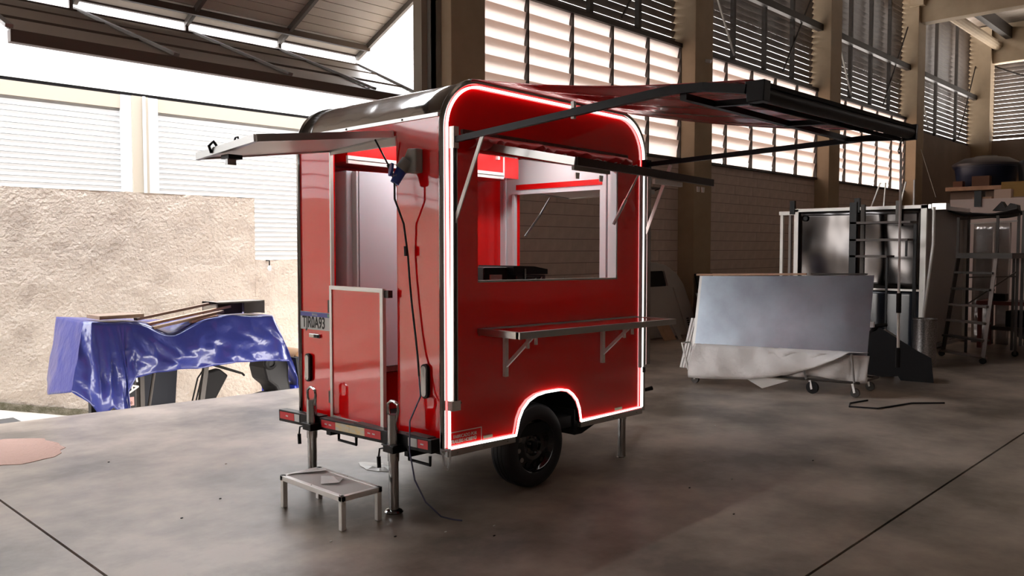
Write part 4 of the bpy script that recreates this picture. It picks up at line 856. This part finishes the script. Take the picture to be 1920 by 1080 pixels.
# ------------------------------------------------------------------ things leaning on the block wall
vd = thing('van_door', 'pale grey van door with a square window opening leaning on the block wall', 'door', (13.2, 8.5, 0))
def vdm(u, v, d): return (u, 8.38 + .42*v/1.4 + d, v)
MB().plate([[(12.35, .02), (13.95, .02), (13.93, .55), (13.86, .95), (13.72, 1.15), (13.42, 1.32), (13.1, 1.38), (12.35, 1.40)], [(12.55, .93), (13.28, .93), (13.30, .97), (13.30, 1.19), (13.27, 1.22), (12.55, 1.22)]], vdm, 0, .05).build('door_shell', PALEP, vd, bevel=.01)
MB().plate([[(12.5, .89), (13.33, .89), (13.33, 1.26), (12.5, 1.26)], [(12.55, .93), (13.29, .93), (13.29, 1.22), (12.55, 1.22)]], vdm, -.015, 0).build('window_rim', PALEP, vd)
MB().plate([[(12.5, .92), (13.3, .92), (13.3, 1.22), (12.5, 1.22)]], vdm, .03, .035).build('window_backing', BLACKM, vd)
for k in range(4): MB().plate([[(13.66, .18+.04*k), (13.74, .18+.04*k), (13.74, .20+.04*k), (13.66, .20+.04*k)]], vdm, -.006, .0).build('vent_slot', BLACKM, vd)
MB().plate([[(13.55, .10), (13.60, .10), (13.50, .9), (13.45, .9)]], vdm, -.02, 0).build('door_rib', PALEP, vd)
def lean(name, label, x0, x1, h_, y0, y1, m_, th=.02, skew=0, cat='panel', extra=None):
    b = MB(); b.plate([[(x0, 0), (x1, 0), (x1+skew, h_), (x0+skew, h_)]], lambda u, v, d: (u, y0+(y1-y0)*v/h_+d, v), 0, th); o = thing(name, label, cat, ((x0+x1)/2, y0, 0)); b.build('board', m_, o); return o
lean('tan_board', 'small tan board standing at the foot of the van door', 12.45, 12.82, .32, 8.15, 8.3, WOODP, skew=-.08)
lean('grey_strip', 'narrow grey trim strip leaning by the tan board', 12.84, 12.93, .47, 8.1, 8.28, PALEP, skew=-.12)
wp = lean('appliance_cover', 'tall pale appliance panel with small dark labels leaning beside the van door', 13.82, 14.12, .80, 7.98, 8.25, mat('appliance_grey', (.36, .35, .35), .4), th=.04, skew=-.15)
for z in (.06, .58): MB().plate([[(13.94, z), (14.06, z), (14.06-.02, z+.045), (13.94-.02, z+.045)]], lambda u, v, d: (u-.15*v/.8+.02, 7.98+.27*v/.8+d, v), -.003, 0).build('label', BLACKM, wp)
lean('black_strip', 'black narrow panel just right of the pale appliance panel', 14.14, 14.22, .82, 7.97, 8.25, BLACKM, skew=-.12)
lean('black_board', 'wide black panel leaning on the wall by the column', 14.1, 14.75, 1.15, 8.25, 8.5, BLACKM, skew=-.1)
lean('charcoal_board', 'lower charcoal panel in front of the wide black panel', 14.3, 14.9, .75, 7.9, 8.2, mat('charcoal', (.03, .03, .03), .6), skew=-.1)
tag(MB().bar((14.45, 8.80, 1.85), (14.95, 8.55, .0), .03, .05).build('timber_stick', WOOD, origin=(14.95, 8.5, 0)), 'thin timber stick leaning against the wall right of the column', 'stick')
wbk = thing('wall_bracket', 'small dark metal bracket fixed to the block wall behind the trailer', 'bracket', (13, 8.9, 2.7))
MB().box(12.75, 13.22, 8.72, 8.92, 2.755, 2.775).build('bracket_plate', STEELD, wbk); MB().bar((12.8, 8.9, 2.62), (13.1, 8.75, 2.75), .02, .02).build('bracket_stay', STEELD, wbk)
# ------------------------------------------------------------------ forklift under the tarpaulin, in the yard
fk = thing('forklift', 'black forklift parked in the yard under the blue tarpaulin', 'forklift', (4.9, 10.0, -1.25))
DK = mat('forklift_black', (.010, .010, .011), .5, spec=.25)
for y in (9.95, 10.75):
    MB().box(3.72, 3.80, y, y+.10, -.9, .70).build('mast_rail', DK, fk); MB().box(3.86, 3.95, y, y+.08, -.9, .66).build('mast_rail', STEELD, fk)
    MB().tube([(3.83, y+.05, -.9), (3.83, y+.05, .6)], .018, 6).build('lift_chain', ALU, fk)
MB().box(3.74, 3.92, 9.90, 9.95, -.62, .45).build('mast_cover', DK, fk)
MB().box(3.99, 4.04, 9.93, 10.85, -.9, .60).build('mast_rail', STEELD, fk)
MB().box(3.30, 3.36, 9.9, 10.9, -.78, -.70).box(3.30, 3.95, 9.9, 9.96, -.78, -.70).build('fork_carriage', STEELD, fk)
MB().box(3.32, 3.37, 9.92, 9.98, -1.25, -.70).box(3.32, 3.37, 10.8, 10.86, -1.25, -.70).build('carriage_leg', STEELD, fk)
text_mesh('mast_text', 'TA', .17, mat('decal_white', (.75, .73, .68), .5), (3.82, 9.89, .16), (.12, 0, -1), (1, 0, .12), fk, bold=.003)
MB().box(3.80, 3.90, 9.893, 9.90, -.20, -.10).build('warning_label', mat('decal_pink', (.62, .32, .28), .5), fk)
text_mesh('label_text', '080', .05, BLACK, (3.805, 9.891, -.185), (1, 0, 0), (0, 0, 1), fk)
MB().bar((3.83, 9.89, -.02), (3.86, 9.89, .05), .012, .004).build('red_mark', REFR, fk)
MB().box(3.93, 3.98, 9.893, 9.90, -.36, -.24).build('side_label', WOODP, fk)
MB().plate([[(4.10, -.62), (4.55, -.62), (4.62, .30), (4.20, .42)]], lambda u, v, d: (u, 10.3+d, v), 0, .04).build('dash_panel', mat('navy_black', (.006, .007, .014), .5, spec=.2), fk)
MB().tube([(4.05, 9.98, -.6), (4.22, 9.98, .4)], .02, 8).build('front_pillar', STEELD, fk)
b = MB(); b.plate([[(4.12, -.62), (4.2, -.42), (4.45, -.38), (4.9, -.50), (4.95, -.62)]], lambda u, v, d: (u, 9.95+d, v), 0, .5); b.build('hood_front', mat('hood_grey', (.16, .17, .20), .35), fk, bevel=.02)
MB().bar((4.72, 10.0, -.6), (4.86, 10.0, .30), .06, .06).build('overhead_pillar', STEELD, fk)
MB().plate([[(4.80, -.62), (4.95, -.58), (5.05, -.30), (5.22, -.02), (5.10, .08), (4.92, .05), (4.86, -.25)]], lambda u, v, d: (u, 10.15+d, v), 0, .12).build('steering_cowl', BLACKM, fk, bevel=.02)
MB().tube([(5.36, 10.0, -.02)] + [(5.0+.36*math.cos(t)*1.0, 10.05+.12*math.sin(t), .14-.14*math.cos(t)) for t in [math.pi*2*k/18 for k in range(19)]], .014, 8).build('steering_wheel', BLACKM, fk, smooth=True)
for k in range(2): MB().tube([(4.52+.06*k, 9.98, -.5), (4.62+.05*k, 9.98, -.35), (4.72+.05*k, 9.98, .02), (4.80+.05*k, 9.98, .12)], .010, 6).build('control_lever', BLACKM, fk)
b = MB(); b.grid(lambda u, v: (5.25+.55*u, 9.9+.5*v, -.42+.03*math.sin(math.pi*v)+.03*math.sin(math.pi*u)), 8, 8)
MB().plate([[(5.27, -.52), (5.27, -.44), (5.32, -.40), (5.85, -.33), (5.98, -.34), (5.98, -.52)]], lambda u, v, d: (u, 9.92+d, v), 0, .5).build('seat_cushion', mat('seat_vinyl', (.014, .013, .013), .55, spec=.25), fk, bevel=.03)
MB().plate([[(5.74, .30), (5.66, .22), (5.62, .05), (5.66, -.12), (5.78, -.22), (5.84, -.34), (6.02, -.34), (5.98, -.1), (5.98, .25), (5.92, .34)]], lambda u, v, d: (u, 9.92+d, v), 0, .46).build('seat_back', MATS['seat_vinyl'], fk, bevel=.04)
MB().lathe((5.70, 9.9, .12), (0, 1, 0), [(.055, 0), (.085, -.01), (.10, .02), (.09, .05), (.06, .05)], 20).build('armrest', MATS['seat_vinyl'], fk, smooth=True)
MB().tube([(6.22, 9.95, .08), (6.22, 10.75, .08)], .17, 20).build('gas_cylinder', BROWN, fk, smooth=True)
MB().box(6.05, 6.35, 9.9, 10.8, -.5, -.22).build('counterweight', mat('fk_blue', (.02, .04, .4), .4), fk, bevel=.02)
MB().box(6.02, 6.6, 9.9, 10.8, -1.1, -.42).box(4.9, 6.05, 9.95, 10.75, -1.0, -.5).build('chassis', DK, fk, bevel=.04)
MB().bar((6.18, 9.95, -.5), (6.08, 9.95, .16), .16, .06).build('overhead_pillar', DK, fk)
for (x, r_) in ((4.25, .28), (6.15, .24)):
    for y in (9.92, 10.62): MB().lathe((x, y, -1.25+r_-.0), (0, 1, 0), [(.001, 0), (r_*.6, 0), (r_-.02, 0), (r_, .03), (r_, .15), (r_*.6, .18), (.001, .18)], 24).build('wheel', RUBBER, fk, smooth=True)
MB().box(3.95, 5.6, 10.0, 10.8, .58, .64).build('overhead_guard', DK, fk)
# tarpaulin
tz = [(3.28, .83), (3.55, .80), (4.05, .80), (4.35, .76), (4.62, .76), (5.1, .80), (5.45, .76), (5.68, .76)]
def ztop(x):
    if x <= tz[0][0]: return tz[0][1]
    for i in range(len(tz)-1):
        if x <= tz[i+1][0]: return lerp(tz[i][1], tz[i+1][1], (x-tz[i][0])/(tz[i+1][0]-tz[i][0]))
    return tz[-1][1]
# perimeter of the drape: (x_top, y_top, x_bottom, y_bottom, z_bottom)
per = [(3.40, 10.9, 3.30, 11.0, .05), (3.38, 10.4, 3.15, 10.45, -.05), (3.37, 9.9, 3.18, 9.80, .06), (3.42, 9.80, 3.36, 9.70, -.08), (3.48, 9.8, 3.47, 9.72, -.25), (3.60, 9.8, 3.60, 9.70, -.16), (3.66, 9.8, 3.72, 9.70, -.30), (3.70, 9.8, 3.79, 9.72, -.34), (3.76, 9.8, 3.76, 9.72, -.02), (3.86, 9.8, 3.86, 9.74, .15), (4.10, 9.8, 4.12, 9.72, .18), (4.35, 9.8, 4.35, 9.74, .19), (4.62, 9.8, 4.62, 9.76, .165), (4.85, 9.8, 4.85, 9.76, .19), (5.10, 9.8, 5.10, 9.76, .20), (5.35, 9.8, 5.38, 9.77, .18), (5.60, 9.8, 5.72, 9.76, .16), (5.66, 9.8, 5.88, 9.76, .14), (5.69, 9.84, 6.02, 9.80, -.10), (5.70, 9.95, 6.10, 9.95, -.30), (5.70, 10.3, 6.20, 10.4, -.12), (5.70, 10.9, 6.1, 11.0, .1)]
def pint(s, k):
    x = s*(len(per)-1); i = min(int(x), len(per)-2); t = x-i; t = t*t*(3-2*t)*.5 + t*.5; return [lerp(per[i][j], per[i+1][j], t) for j in range(5)][k]
def drape(u, v):
    xt, yt, xb, yb, zb = [pint(u, k) for k in range(5)]
    zt = ztop(xt); dip = .22*math.exp(-((xt-4.30)/.30)**2) if yt < 9.82 else 0
    zt2 = zt - (dip*.75 if yt < 9.82 else 0)
    e = v**.9; amp = .05*math.sin(min(1, v*1.4)*math.pi/2)
    f = noise.noise(Vector((u*26, v*1.6, 3)))*amp*1.6 + abs(noise.noise(Vector((u*14-v*1.5, v*3, 7))))*amp
    swag = .05*math.sin(math.pi*v)*math.exp(-((xt-4.4)/.45)**2)
    return (lerp(xt, xb, e) + .02*noise.noise(Vector((u*9, v*4, 0)))*v, lerp(yt, yb, e) - f - swag, lerp(zt2, zb, v))
tp = MB(); tp.grid(drape, 220, 26)
def ttop(u, v):
    a = drape(u, 0); yc = 10.45 if a[1] > 10 else lerp(9.8, 11.0, .5)
    return (lerp(a[0], 4.5, v), lerp(a[1], 10.5, v), lerp(a[2], .74, v) + .01*noise.noise(Vector((a[0]*4, v*5, 2))))
tp.grid(ttop, 110, 6)
tb = bmesh.new(); tgo = tp.build('tarpaulin', TARP, origin=(4.5, 10.2, .7), smooth=True, solid=.004)
tag(tgo, 'creased blue tarpaulin draped over the forklift in the yard', 'tarpaulin')
# boards and box lying on the tarpaulin
tag(MB().box(3.52, 4.02, 9.85, 10.25, .835, .875).build('flat_board', WOOD, origin=(3.52, 9.85, .83)), 'flat dark brown board on the left end of the blue tarpaulin', 'board')
for k, (p, q, m_, lab) in enumerate((((4.00, 10.05, .80), (5.15, 10.3, .94), WOOD, 'rearmost long slat lying across the blue tarpaulin'), ((4.10, 9.95, .74), (5.22, 10.1, .89), WOODP, 'middle long slat lying across the blue tarpaulin'), ((4.12, 9.86, .70), (5.05, 9.95, .84), WOOD, 'front long slat lying across the blue tarpaulin'), ((4.6, 9.9, .74), (4.95, 9.9, .79), WOODP, 'short offcut under the right ends of the long slats'))):
    tag(MB().bar(p, q, .07, .03).build('timber_batten', m_, origin=p), lab, 'timber', 'timber slats on the tarpaulin')
bx_ = thing('metal_box', 'open-ended shiny metal box on the right end of the blue tarpaulin', 'box', (5.2, 10.2, .79))
MB().box(5.02, 5.70, 10.05, 10.45, .93, .95).box(5.02, 5.04, 10.05, 10.45, .78, .95).box(5.68, 5.70, 10.05, 10.45, .78, .95).box(5.02, 5.70, 10.43, 10.45, .78, .95).build('box_shell', ALU, bx_)
MB().box(5.40, 5.68, 10.045, 10.055, .79, .93).build('glossy_side', CHROME, bx_); MB().box(5.05, 5.40, 10.1, 10.12, .79, .93).build('dark_front', STEELD, bx_)
